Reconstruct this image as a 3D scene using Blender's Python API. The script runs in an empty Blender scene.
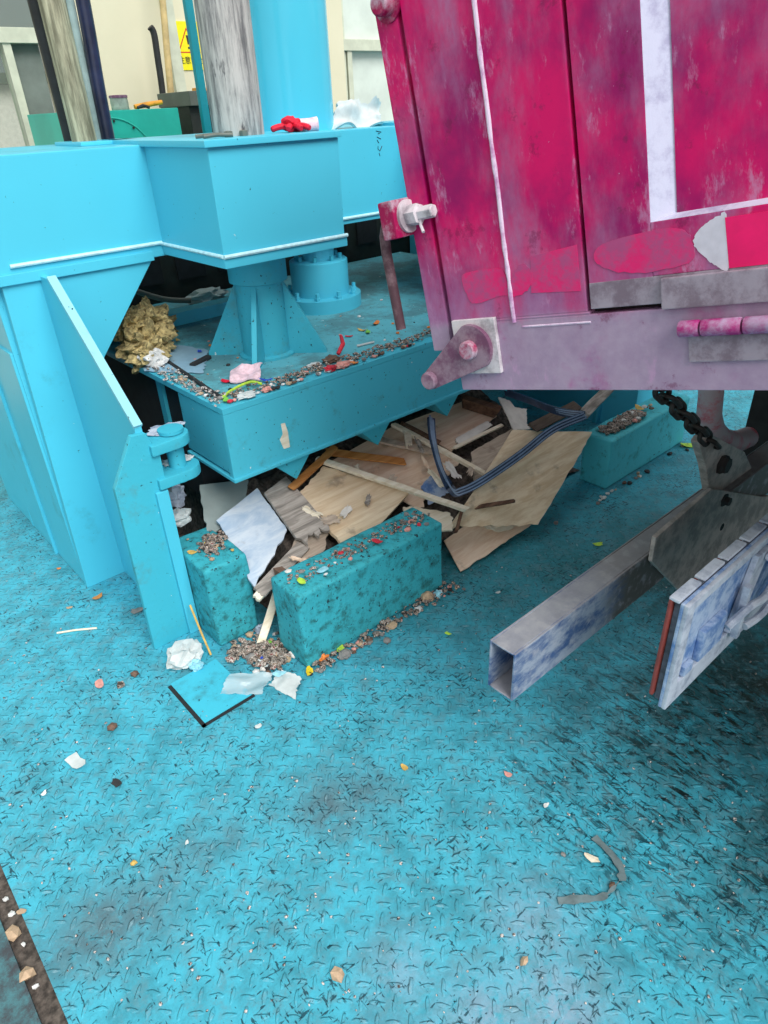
import bpy, bmesh, math, random
from mathutils import Vector, Matrix, noise as mnoise
random.seed(7)
S = bpy.context.scene
V = Vector
# ------------------------------------------------------------------ camera
F = 683.0
CAM_X = V((0.745, -0.665, -0.042)); CAM_Y = V((-0.368, -0.359, -0.858)); CAM_Z = V((0.556, 0.655, -0.512))
CAM_X.normalize(); CAM_Z = (CAM_Z - CAM_X*CAM_Z.dot(CAM_X)).normalized(); CAM_Y = CAM_Z.cross(CAM_X).normalized()
CAM = V((0, 0, 1.5))
cd = bpy.data.cameras.new('camera'); co = bpy.data.objects.new('camera', cd); S.collection.objects.link(co)
cd.sensor_fit = 'VERTICAL'; cd.sensor_height = 36; cd.lens = F/1024*36; cd.clip_start = 0.02
R3 = Matrix((CAM_X, -CAM_Y, -CAM_Z)).transposed()
co.matrix_world = Matrix.Translation(CAM) @ R3.to_4x4()
S.camera = co
# ------------------------------------------------------------------ light, exposure
S.view_settings.view_transform = 'Standard'; S.view_settings.look = 'None'
S.view_settings.gamma = 1; S.view_settings.use_curve_mapping = False
S.view_settings.exposure = 0.45
w = bpy.data.worlds.new('sky'); S.world = w; w.use_nodes = True
wn = w.node_tree.nodes; wl = w.node_tree.links; wn.clear()
wo = wn.new('ShaderNodeOutputWorld'); wb = wn.new('ShaderNodeBackground'); wc = wn.new('ShaderNodeTexCoord')
wr = wn.new('ShaderNodeValToRGB'); wd = wn.new('ShaderNodeVectorMath'); wd.operation = 'DOT_PRODUCT'; wd.inputs[1].default_value = V((-.16, -.62, .76)).normalized()
wm = wn.new('ShaderNodeMapRange'); wm.inputs[1].default_value = -1; wm.inputs[2].default_value = 1
wl.new(wc.outputs['Generated'], wd.inputs[0]); wl.new(wd.outputs['Value'], wm.inputs[0]); wl.new(wm.outputs[0], wr.inputs[0])
wr.color_ramp.elements[0].position = 0.1; wr.color_ramp.elements[0].color = (0.12, 0.14, 0.14, 1)
wr.color_ramp.elements[1].position = 0.9; wr.color_ramp.elements[1].color = (0.98, 1.0, 1.0, 1)
e_ = wr.color_ramp.elements.new(.5); e_.color = (.50, .53, .53, 1)
wl.new(wr.outputs[0], wb.inputs[0]); wb.inputs[1].default_value = 0.75
wl.new(wb.outputs[0], wo.inputs[0])
sd = bpy.data.lights.new('sun', 'SUN'); so = bpy.data.objects.new('sun', sd); S.collection.objects.link(so)
sd.energy = 2.6; sd.angle = math.radians(40); sd.color = (1.0, 0.98, 0.95)
so.rotation_euler = V((0.045, 0.68, -0.73)).to_track_quat('-Z', 'Y').to_euler()

# ------------------------------------------------------------------ helpers: pixel rays into the measured world
def ray(px, py): return (CAM_X*(px-384) + CAM_Y*(py-512) + CAM_Z*F).normalized()
def az(px, py, z=0.0):
    r = ray(px, py); return CAM + r*((z-CAM.z)/r.z)
def ay(px, py, y):
    r = ray(px, py); return CAM + r*(y/r.y)
def rnd(a, b): return random.uniform(a, b)
# ------------------------------------------------------------------ helpers: materials
class NM:
    def __init__(s, name):
        s.m = bpy.data.materials.new(name); s.m.use_nodes = True
        s.t = s.m.node_tree; s.n = s.t.nodes; s.l = s.t.links
        s.b = s.n['Principled BSDF']; s.pos = s.n.new('ShaderNodeNewGeometry').outputs['Position']
    def inp(s, sock, v):
        if hasattr(v, 'is_linked') or isinstance(v, bpy.types.NodeSocket): s.l.new(v, sock)
        else: sock.default_value = v
    def math(s, op, a, b=0.0, c=0.0, clamp=False):
        n = s.n.new('ShaderNodeMath'); n.operation = op; n.use_clamp = clamp
        s.inp(n.inputs[0], a); s.inp(n.inputs[1], b); s.inp(n.inputs[2], c); return n.outputs[0]
    def vec(s, scale=(1, 1, 1), rot=(0, 0, 0), loc=(0, 0, 0), src=None):
        n = s.n.new('ShaderNodeMapping'); s.l.new(src or s.pos, n.inputs[0])
        n.inputs['Scale'].default_value = scale; n.inputs['Rotation'].default_value = rot; n.inputs['Location'].default_value = loc
        return n.outputs[0]
    def noise(s, scale, detail=4, vec=None, rough=0.6, dist=0.0):
        n = s.n.new('ShaderNodeTexNoise'); s.l.new(vec or s.pos, n.inputs['Vector'])
        n.inputs['Scale'].default_value = scale; n.inputs['Detail'].default_value = detail
        n.inputs['Roughness'].default_value = rough; n.inputs['Distortion'].default_value = dist
        return n.outputs['Fac']
    def step(s, v, a, b):
        n = s.n.new('ShaderNodeMapRange'); n.interpolation_type = 'SMOOTHSTEP'
        s.inp(n.inputs['Value'], v); n.inputs['From Min'].default_value = a; n.inputs['From Max'].default_value = b
        return n.outputs[0]
    def mix(s, f, a, b):
        n = s.n.new('ShaderNodeMix'); n.data_type = 'RGBA'
        s.inp(n.inputs['Factor'], f)
        for k, v in ((6, a), (7, b)):
            if isinstance(v, tuple): n.inputs[k].default_value = (*v[:3], 1)
            else: s.l.new(v, n.inputs[k])
        return n.outputs[2]
    def dot(s, v):
        n = s.n.new('ShaderNodeVectorMath'); n.operation = 'DOT_PRODUCT'
        s.l.new(s.pos, n.inputs[0]); n.inputs[1].default_value = v; return n.outputs['Value']
    def bump(s, h, strength=0.3, dist=0.01):
        n = s.n.new('ShaderNodeBump'); n.inputs['Strength'].default_value = strength; n.inputs['Distance'].default_value = dist
        s.l.new(h, n.inputs['Height']); s.l.new(n.outputs[0], s.b.inputs['Normal'])
    def col(s, c):
        if isinstance(c, tuple): s.b.inputs['Base Color'].default_value = (*c[:3], 1)
        else: s.l.new(c, s.b.inputs['Base Color'])
        return s
    def rough(s, r, metal=0.0, spec=None):
        s.inp(s.b.inputs['Roughness'], r); s.b.inputs['Metallic'].default_value = metal
        if spec is not None: s.b.inputs['Specular IOR Level'].default_value = spec
        return s

def srgb(r, g, b):
    f = lambda c: c/12.92 if c <= 0.04045 else ((c+0.055)/1.055)**2.4
    return (f(r/255), f(g/255), f(b/255))

def plain(name, c, r=0.6, metal=0.0, var=0.25, scale=25, bump=0.15):
    m = NM(name); n = m.noise(scale, 5)
    dk = tuple(x*(1-var) for x in c); lt = tuple(min(1, x*(1+var)) for x in c)
    m.col(m.mix(m.step(n, 0.3, 0.7), dk, lt)).rough(r, metal)
    if bump: m.bump(n, bump, 0.004)
    return m.m

def paint(name, c, grime, speck=0.62, rough=0.38, gr_a=0.58, gr_b=0.75, gscale=3.0, bumpy=0.05, chips=None):
    m = NM(name)
    base = m.mix(m.noise(2.2, 3), tuple(x*0.90 for x in c), tuple(min(1, x*1.08) for x in c))
    base = m.mix(m.math('MULTIPLY', m.step(m.noise(gscale, 8, rough=0.72), gr_a, gr_b), 0.75), base, grime)
    base = m.mix(m.step(m.noise(75, 3), speck, speck+0.05), base, srgb(30, 62, 70))
    if chips: base = m.mix(m.step(m.noise(38, 4), chips, chips+0.03), base, srgb(205, 222, 220))
    m.col(base).rough(rough, spec=0.35)
    m.bump(m.noise(60, 5), bumpy, 0.004)
    return m.m

CY = (0.080, 0.545, 0.725)
M = {}
M['cyan'] = paint('cyan_paint', CY, srgb(70, 150, 165), speck=0.715, chips=0.76)
M['cyan_gloss'] = paint('cyan_gloss', CY, srgb(70, 170, 190), speck=0.74, rough=0.14, bumpy=0.01)
M['cyan_dirty'] = paint('cyan_paint_dirty', (0.05, 0.46, 0.60), srgb(84, 150, 158), speck=0.66, rough=0.6, gr_a=0.52, gr_b=0.72, gscale=9, bumpy=0.35, chips=0.72)
M['platen'] = paint('platen_paint', (0.07, 0.50, 0.65), srgb(74, 130, 138), speck=0.675, rough=0.5, gr_a=0.55, gr_b=0.75, gscale=9, bumpy=0.18, chips=0.72)
M['deck'] = paint('deck_paint', (0.12, 0.46, 0.54), srgb(84, 122, 128), speck=0.64, rough=0.7, gr_a=0.42, gr_b=0.60, gscale=5, bumpy=0.25, chips=0.68)
M['kerb'] = paint('kerb_paint', (0.040, 0.40, 0.48), srgb(36, 92, 90), speck=0.62, rough=0.75, gr_a=0.46, gr_b=0.66, gscale=26, bumpy=0.9)
M['kerb_far'] = paint('kerb_paint_far', (0.08, 0.56, 0.66), srgb(50, 120, 124), speck=0.66, rough=0.7, gr_a=0.52, gr_b=0.7, gscale=16, bumpy=0.6)  # lighter version of the kerb paint for the far block
M['weld'] = plain('pale_weld', srgb(190, 232, 240), 0.5, var=0.12, scale=60)
M['gusset_edge'] = paint('worn_edge', srgb(140, 205, 220), srgb(120, 160, 165), speck=0.66, rough=0.6, gr_a=0.5, gr_b=0.7, gscale=14)
M['teal'] = plain('teal_enamel', srgb(44, 186, 168), 0.35, var=0.12, scale=4, bump=0.03)
M['teal_pole'] = plain('teal_pole', srgb(20, 150, 165), 0.35, var=0.08, scale=5, bump=0.03)

# floor: painted tread plate with worn, greasy and scraped zones
m = NM('tread_plate')
def treads(m):
    nj = m.n.new('ShaderNodeTexNoise'); m.l.new(m.pos, nj.inputs['Vector']); nj.inputs['Scale'].default_value = 30
    vj = m.n.new('ShaderNodeVectorMath'); vj.operation = 'MULTIPLY_ADD'; m.l.new(nj.outputs['Color'], vj.inputs[0]); vj.inputs[1].default_value = (.012,)*3; m.l.new(m.pos, vj.inputs[2])
    v = m.vec(scale=(1/0.032,)*3, rot=(0, 0, math.radians(45)), src=vj.outputs[0])
    sp = m.n.new('ShaderNodeSeparateXYZ'); m.l.new(v, sp.inputs[0]); x, y = sp.outputs[0], sp.outputs[1]
    fx, fy = m.math('FLOOR', x), m.math('FLOOR', y)
    par = m.math('FLOORED_MODULO', m.math('ADD', fx, fy), 2.0)
    lx = m.math('SUBTRACT', m.math('FRACT', x), 0.5); ly = m.math('SUBTRACT', m.math('FRACT', y), 0.5)
    def ell(a, b):
        return m.math('ADD', m.math('POWER', m.math('DIVIDE', a, 0.50), 2.0), m.math('POWER', m.math('DIVIDE', b, 0.15), 2.0))
    e = m.math('ADD', m.math('MULTIPLY', ell(lx, ly), m.math('SUBTRACT', 1.0, par)), m.math('MULTIPLY', ell(ly, lx), par))
    return e
e = treads(m)
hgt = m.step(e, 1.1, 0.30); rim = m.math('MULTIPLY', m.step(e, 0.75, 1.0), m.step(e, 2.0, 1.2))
def blob(m, x, y, r, soft):
    d = m.n.new('ShaderNodeVectorMath'); d.operation = 'DISTANCE'; m.l.new(m.pos, d.inputs[0]); d.inputs[1].default_value = (x, y, 0)
    return m.step(d.outputs['Value'], r+soft, r-soft)
def union(m, L):
    o = L[0]
    for k in L[1:]: o = m.math('MAXIMUM', o, k)
    return o
def paintfloor(m):
    big = m.noise(2.6, 6, rough=0.7); mid = m.noise(9, 7, rough=0.75); fine = m.noise(70, 4); fine2 = m.noise(26, 6, rough=0.8)
    c = m.mix(big, (0.045, 0.37, 0.50), (0.075, 0.49, 0.64))
    c = m.mix(m.math('MULTIPLY', m.step(mid, 0.40, 0.66), 0.65), c, srgb(50, 116, 130))
    # grey scuffs of bare metal and dust: an arc across the lower left, a patch near the middle and one at the bottom edge
    arc = union(m, [blob(m, *p, 0.09) for p in ((-0.02, 1.06, .06), (.04, 1.05, .09), (.10, 1.03, .07), (.19, 1.06, .04), (.27, 1.07, .03), (.35, 1.05, .02), (.58, .95, .08), (.66, .92, .06))])
    pale = union(m, [blob(m, *p, 0.14) for p in ((.50, .36, .07), (.62, .30, .08), (.45, .55, .02), (.72, .42, .05))])
    c = m.mix(m.math('MULTIPLY', m.math('MULTIPLY', arc, m.step(fine2, 0.25, 0.55)), 0.9), c, srgb(84, 104, 112))
    c = m.mix(m.math('MULTIPLY', m.math('MULTIPLY', pale, m.step(fine2, 0.30, 0.58)), 0.85), c, srgb(150, 165, 185))
    # grease dragged in streaks on the truck side
    st = m.noise(10, 6, vec=m.vec(scale=(5.5, 1.5, 1), rot=(0, 0, math.radians(17))), rough=0.72, dist=0.9)
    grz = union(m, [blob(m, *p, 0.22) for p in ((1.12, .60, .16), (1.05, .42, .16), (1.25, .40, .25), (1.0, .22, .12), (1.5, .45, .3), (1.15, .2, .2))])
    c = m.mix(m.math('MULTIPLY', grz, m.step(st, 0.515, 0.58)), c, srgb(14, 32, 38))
    oil_shade = union(m, [blob(m, *p, 0.35) for p in ((1.75, .35, .3), (2.0, .8, .2), (1.6, .0, .3), (1.35, .12, .18), (1.45, .5, .15))])  # oil stains, deepened with painted-in shade under the truck
    c = m.mix(m.math('MULTIPLY', oil_shade, m.step(mid, 0.28, 0.56)), c, srgb(34, 50, 44))
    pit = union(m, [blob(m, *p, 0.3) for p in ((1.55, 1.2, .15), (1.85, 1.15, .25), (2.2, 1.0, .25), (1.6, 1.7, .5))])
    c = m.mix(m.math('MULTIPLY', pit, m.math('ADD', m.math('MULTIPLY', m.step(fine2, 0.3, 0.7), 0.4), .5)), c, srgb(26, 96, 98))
    return c, fine, fine2, grz
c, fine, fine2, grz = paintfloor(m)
wear = m.step(m.noise(8, 6, rough=.75), .42, .62)
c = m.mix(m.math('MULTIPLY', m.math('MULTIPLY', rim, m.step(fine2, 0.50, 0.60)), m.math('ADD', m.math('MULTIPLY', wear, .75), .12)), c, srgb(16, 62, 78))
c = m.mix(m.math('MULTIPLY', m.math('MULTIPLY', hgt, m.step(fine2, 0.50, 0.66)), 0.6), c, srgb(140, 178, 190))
c = m.mix(m.math('MULTIPLY', m.step(m.noise(16, 8, rough=.82), .47, .63), .6), c, srgb(92, 140, 152))
dash = m.noise(120, 3, vec=m.vec(scale=(1, .28, 1), rot=(0, 0, math.radians(45)))); dash2 = m.noise(118, 3, vec=m.vec(scale=(.28, 1, 1), rot=(0, 0, math.radians(40)), loc=(3, 1, 0)))
dens = m.math('MULTIPLY', m.math('SUBTRACT', m.noise(5, 5, rough=.7), .5), .35)
c = m.mix(m.math('MULTIPLY', m.step(m.math('ADD', m.math('MAXIMUM', dash, dash2), dens), 0.61, 0.67), .85), c, srgb(14, 50, 62))
c = m.mix(m.math('MULTIPLY', m.step(m.noise(34, 6, rough=.8), .56, .72), .6), c, srgb(62, 112, 124))
c = m.mix(m.step(fine, 0.68, 0.71), c, srgb(18, 46, 56)); c = m.mix(m.step(m.noise(95, 3), .73, .75), c, srgb(200, 210, 208))
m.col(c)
m.inp(m.b.inputs['Roughness'], m.math('SUBTRACT', 0.55, m.math('MULTIPLY', grz, 0.22))); m.b.inputs['Specular IOR Level'].default_value = 0.3
m.bump(m.math('ADD', m.math('MULTIPLY', hgt, 0.8), m.math('MULTIPLY', fine2, 0.5)), 0.8, 0.004)
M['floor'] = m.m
m = NM('old_floor_plate'); n = m.noise(12, 7, rough=0.75)
m.col(m.mix(m.step(n, 0.4, 0.62), srgb(70, 120, 128), srgb(60, 66, 72))).rough(0.7); m.bump(n, 0.6, 0.006); M['old_floor'] = m.m
M['gap'] = plain('black_gap', (0.012, 0.016, 0.02), 0.9)
M['dirt'] = plain('dark_dirt', srgb(84, 76, 70), 0.95, var=0.65, scale=60, bump=0.5)
M['hatch'] = paint('hatch_paint', (0.055, 0.48, 0.64), srgb(60, 120, 132), speck=0.66, rough=0.5, gr_a=0.5, gr_b=0.72, gscale=7, bumpy=0.2)
# building
m = NM('cream_wall'); n = m.noise(3, 5)
m.col(m.mix(n, srgb(205, 200, 172), srgb(222, 216, 190))).rough(0.85); m.bump(m.noise(40, 4), 0.1, 0.004); M['wall'] = m.m
M['frame'] = plain('window_frame', srgb(196, 200, 180), 0.5, var=0.1, scale=12)
M['shed'] = plain('shed_dark', srgb(60, 66, 62), 0.8)
m = NM('window_glass'); m.col(srgb(150, 168, 158)).rough(0.06)
gt = m.n.new('ShaderNodeBsdfTransparent'); gm = m.n.new('ShaderNodeMixShader'); gt.inputs[0].default_value = (0.95, 0.98, 0.95, 1)
gm.inputs[0].default_value = 0.08; m.l.new(gt.outputs[0], gm.inputs[1]); m.l.new(m.b.outputs[0], gm.inputs[2])
m.l.new(gm.outputs[0], m.n['Material Output'].inputs[0]); M['glass'] = m.m
M['blind'] = plain('grey_blind', srgb(112, 122, 116), 0.7, var=0.2, scale=5)
M['frost'] = plain('frosted_pane', srgb(205, 214, 205), 0.3, var=0.08, scale=5, bump=0.02)
m = NM('foliage'); n = m.noise(6, 6); m.col(m.mix(m.step(n, .35, .65), srgb(90, 140, 60), srgb(190, 215, 130))).rough(0.8); m.bump(n, .6, .05); M['foliage'] = m.m
m = NM('weathered_pole'); v = m.vec(scale=(14, 14, 1.2)); n = m.noise(2.2, 8, vec=v, rough=.7)
m.col(m.mix(m.step(n, .35, .65), srgb(98, 94, 74), srgb(196, 190, 160))).rough(.7); m.bump(n, .3, .006); M['old_pole'] = m.m
m = NM('scratched_steel'); v = m.vec(scale=(16, 16, 1.6)); n = m.noise(2.4, 8, vec=v, rough=.75); n2 = m.noise(20, 5, vec=m.vec(scale=(1, 1, .3)))
c = m.mix(m.step(n, .33, .62), srgb(100, 102, 104), srgb(190, 190, 186)); c = m.mix(m.step(n2, .62, .7), c, srgb(70, 72, 76))
m.col(c).rough(.5, .15); m.bump(n, .15, .004); M['rod_steel'] = m.m
M['hose'] = plain('blue_black_hose', srgb(34, 40, 66), 0.3, var=.5, scale=9)
M['hose_pale'] = plain('grey_green_hose', srgb(150, 172, 170), 0.4, var=.3, scale=9)
M['yellow'] = plain('sign_yellow', srgb(238, 226, 10), 0.4, var=.05); M['signred'] = plain('sign_red', srgb(200, 60, 30), 0.5, var=.1)
M['ink'] = plain('black_ink', (.02, .02, .02), .6)
M['greybox'] = plain('grey_tin', srgb(98, 104, 96), .5, var=.15, scale=8); M['darkbox'] = plain('dark_tin', srgb(38, 44, 40), .6)
M['orange'] = plain('orange_handle', srgb(222, 150, 40), .5); M['bamboo'] = plain('bamboo', srgb(196, 172, 120), .6, var=.25, scale=15)
M['blackrub'] = plain('black_rubber', srgb(30, 32, 34), .6, var=.4)
M['tin'] = plain('jar_tin', srgb(150, 158, 148), .4, var=.25, scale=30)
# truck
m = NM('magenta_paint')
TR_O = V((0.973, 0.883, 1.0)); TR_R = V((0.141, -0.969, 0.204)).normalized(); TR_D = V((0.038, -0.201, -0.979)); TR_D = (TR_D - TR_R*TR_D.dot(TR_R)).normalized()
TR_N = TR_R.cross(TR_D).normalized()
if TR_N.x < 0: TR_N = -TR_N
vv = m.math('SUBTRACT', m.dot(TR_D), TR_D.dot(TR_O))          # 0 at the sill, negative upward
uu = m.math('SUBTRACT', m.dot(TR_R), TR_R.dot(TR_O))
mp = m.n.new('ShaderNodeCombineXYZ'); m.l.new(uu, mp.inputs[0]); m.l.new(m.math('MULTIPLY', vv, 0.35), mp.inputs[1]); m.l.new(m.dot(TR_N), mp.inputs[2])
n1 = m.noise(7, 8, vec=mp.outputs[0], rough=.68); n2 = m.noise(22, 7, rough=.72); n3 = m.noise(120, 4)
mag = m.mix(m.step(m.noise(6, 6), .35, .65), srgb(148, 0, 94), srgb(216, 0, 100))
dust = m.mix(n2, srgb(132, 70, 128), srgb(182, 138, 176))
low = m.step(vv, -0.42, -0.02)
amt = m.math('ADD', m.math('MULTIPLY', low, 0.30), n1)
c = m.mix(m.math('MULTIPLY', m.step(amt, .47, .80), .95), mag, dust)
c = m.mix(m.math('MULTIPLY', m.step(n2, .60, .72), .55), c, srgb(104, 30, 80))
sill = m.math('MULTIPLY', m.step(vv, -0.145, -0.12), m.step(m.noise(9, 5), .28, .46))
c = m.mix(m.math('MULTIPLY', sill, .9), c, m.mix(n2, srgb(138, 112, 146), srgb(188, 172, 192)))
sc = m.noise(26, 6, vec=mp.outputs[0], rough=.75)
c = m.mix(m.math('MULTIPLY', m.step(sc, .56, .70), .55), c, srgb(196, 150, 190))
c = m.mix(m.math('MULTIPLY', m.step(m.noise(14, 8, rough=.75), .58, .66), .5), c, srgb(108, 20, 70))
c = m.mix(m.step(n3, .72, .76), c, srgb(200, 150, 190))
m.col(c).rough(.5, spec=.3); m.bump(n2, .12, .004); M['mag'] = m.m
def dusty(name, a, b, amt=.5):
    m = NM(name); n = m.noise(18, 7, rough=.7); m.col(m.mix(m.step(n, amt-.12, amt+.12), a, b)).rough(.6, spec=.3); m.bump(n, .25, .005); return m.m
M['mag_bracket'] = dusty('dusty_bracket', srgb(156, 6, 76), srgb(190, 170, 186), .54)
M['mag_hinge'] = dusty('dusty_hinge', srgb(166, 40, 116), srgb(178, 150, 182), .5)
M['mag_grey'] = dusty('dusty_grey_magenta', srgb(112, 70, 98), srgb(150, 126, 142), .5)
M['white_frame'] = dusty('pale_lilac_edge', srgb(176, 170, 202), srgb(214, 212, 236), .45)
M['grey_rail'] = dusty('grey_rail', srgb(124, 108, 122), srgb(160, 148, 162), .5)
M['bead'] = dusty('pale_bead', srgb(176, 120, 170), srgb(220, 200, 222), .45)
M['steel'] = dusty('dusty_steel', srgb(150, 140, 148), srgb(214, 206, 212), .45)
M['brownrod'] = dusty('brown_rod', srgb(84, 58, 66), srgb(134, 108, 114), .55)
M['tape_red'] = plain('tape_red', srgb(240, 0, 104), .35, var=.1, scale=14); M['tape_white'] = plain('tape_white', srgb(212, 206, 220), .4, var=.1)
M['tape_old'] = dusty('worn_tape', srgb(226, 36, 112), srgb(178, 76, 128), .50)
M['inner_box'] = plain('dark_inner', srgb(40, 24, 34), .8)
M['chassis'] = plain('chassis_black', srgb(40, 38, 38), .75, var=.4, scale=14)
M['chassis_grey'] = dusty('chassis_grey', srgb(140, 135, 130), srgb(186, 174, 168), .5)
m = NM('underrun_steel'); n = m.noise(9, 8, rough=.72, vec=m.vec(scale=(1, 1, 2.2))); n2 = m.noise(30, 5)
xs = m.n.new('ShaderNodeSeparateXYZ'); m.l.new(m.pos, xs.inputs[0])
c = m.mix(m.step(n, .38, .60), srgb(62, 92, 140), srgb(158, 168, 186))
c = m.mix(m.step(m.math('ADD', xs.outputs[0], m.math('MULTIPLY', n, .3)), 1.40, 1.55), c, srgb(100, 94, 90))
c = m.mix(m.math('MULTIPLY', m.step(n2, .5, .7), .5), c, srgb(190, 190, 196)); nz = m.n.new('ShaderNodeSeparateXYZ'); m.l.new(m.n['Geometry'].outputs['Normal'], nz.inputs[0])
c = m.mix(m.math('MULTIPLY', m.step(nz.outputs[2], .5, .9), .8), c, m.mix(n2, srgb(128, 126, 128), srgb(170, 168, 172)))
m.col(c).rough(.5, spec=.35); m.bump(n2, .2, .003); M['bar'] = m.m
M['lampback'] = dusty('lamp_back_blue', srgb(90, 126, 180), srgb(172, 190, 216), .5)
M['lampframe'] = dusty('lamp_frame', srgb(140, 150, 170), srgb(190, 198, 212), .45)
M['lens'] = plain('red_lens', srgb(138, 62, 54), .4, var=.2, scale=40); M['lamp_mid'] = plain('lamp_gasket', srgb(78, 84, 96), .7, var=.4, scale=60)
M['hook'] = dusty('hook_red_grey', srgb(190, 80, 96), srgb(176, 160, 166), .42)
M['chain'] = plain('chain_steel', srgb(48, 44, 42), .6, metal=.3, var=.4); M['tyre'] = plain('tyre', srgb(26, 26, 28), .85)
# debris
def wood(name, a, b, sc=(2, 22, 22), rot=0.6):
    m = NM(name); v = m.vec(scale=sc, rot=(0.2, 0.1, rot)); n = m.noise(2.2, 8, vec=v, rough=.65, dist=.4); n2 = m.noise(11, 5)
    c = m.mix(m.step(n, .32, .68), a, b); c = m.mix(m.math('MULTIPLY', m.step(n2, .58, .75), .6), c, srgb(120, 104, 92))
    m.col(c).rough(.75, spec=.25); m.bump(n, .25, .005); return m.m
M['ply'] = wood('plywood_tan', srgb(212, 186, 152), srgb(236, 218, 190), rot=-.3)
M['grey_panel'] = plain('grey_panel', srgb(140, 152, 150), .6, var=.15, scale=6)
M['ply2'] = wood('plywood_pink', srgb(220, 188, 160), srgb(238, 216, 194), rot=.9)
M['ply3'] = wood('plywood_grey', srgb(166, 150, 136), srgb(204, 188, 170), rot=.2)
M['cream_wood'] = wood('cream_wood', srgb(220, 206, 180), srgb(242, 234, 216)); M['grey_wood'] = wood('grey_wood', srgb(120, 114, 108), srgb(186, 178, 170), rot=.9)
M['orange_wood'] = wood('orange_wood', srgb(176, 112, 56), srgb(206, 146, 86)); M['brown_wood'] = wood('brown_wood', srgb(74, 52, 42), srgb(122, 92, 74))
M['dark_wood'] = wood('dark_wood', srgb(66, 56, 50), srgb(104, 90, 80))
M['panel'] = wood('blue_white_panel', srgb(160, 184, 208), srgb(208, 218, 228), sc=(3, 9, 9), rot=.8)
M['foam'] = plain('white_foam', srgb(222, 218, 212), .7, var=.08); M['paper'] = plain('white_paper', srgb(198, 206, 206), .6, var=.12)
M['pale_sheet'] = plain('pale_blue_sheet', srgb(140, 176, 196), .6, var=.12, scale=8)
m = NM('clear_plastic'); m.col(srgb(200, 222, 228)).rough(.15); m.b.inputs['Alpha'].default_value = .42; M['clear'] = m.m
M['ribbon'] = plain('grey_ribbon', srgb(104, 122, 126), .6, var=.3)
M['strip'] = plain('rubber_strip', srgb(44, 62, 88), .3, var=.3, scale=20); M['strip_lit'] = plain('strip_ridge_highlight', srgb(120, 142, 170), .3, var=.2, scale=20)  # ridge copy is paler: highlights put into the rubber colour
M['wool'] = plain('yellow_wool', srgb(166, 150, 104), .95, var=.6, scale=70, bump=.8)
m = NM('mulch'); n = m.noise(75, 2); r_ = m.n.new('ShaderNodeValToRGB'); r_.color_ramp.interpolation = 'CONSTANT'; m.l.new(n, r_.inputs[0])
els = r_.color_ramp.elements; els[0].position = 0; els[0].color = (*srgb(60, 52, 48), 1); els[1].position = .40; els[1].color = (*srgb(112, 100, 92), 1)
for p_, c_ in ((.46, (176, 168, 160)), (.50, (84, 70, 60)), (.54, (150, 132, 118)), (.59, (206, 198, 190)), (.64, (120, 70, 66))): e2 = els.new(p_); e2.color = (*srgb(*c_), 1)
m.col(r_.outputs[0]).rough(.9); m.bump(n, .4, .003); M['mulch'] = m.m
m = NM('grit'); n = m.noise(210, 2); m.col(m.mix(m.step(n, .42, .58), srgb(60, 56, 56), srgb(206, 200, 196))).rough(.8); M['grit'] = m.m
for nm_, c_ in dict(pink=(226, 196, 206), red=(204, 44, 62), crimson=(214, 10, 50), blue=(30, 72, 190), green=(120, 190, 70), lime=(176, 214, 70), leaf_yellow=(226, 196, 30), orangep=(226, 130, 60),
                    tan=(182, 156, 128), stone=(128, 126, 124), pale=(214, 214, 212), brown=(104, 80, 66), dark=(40, 40, 42), salmon=(214, 150, 140), cyanp=(150, 210, 226), straw=(206, 170, 90)).items():
    M[nm_] = plain('litter_'+nm_, srgb(*c_), .7, var=.2, scale=60)

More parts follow.
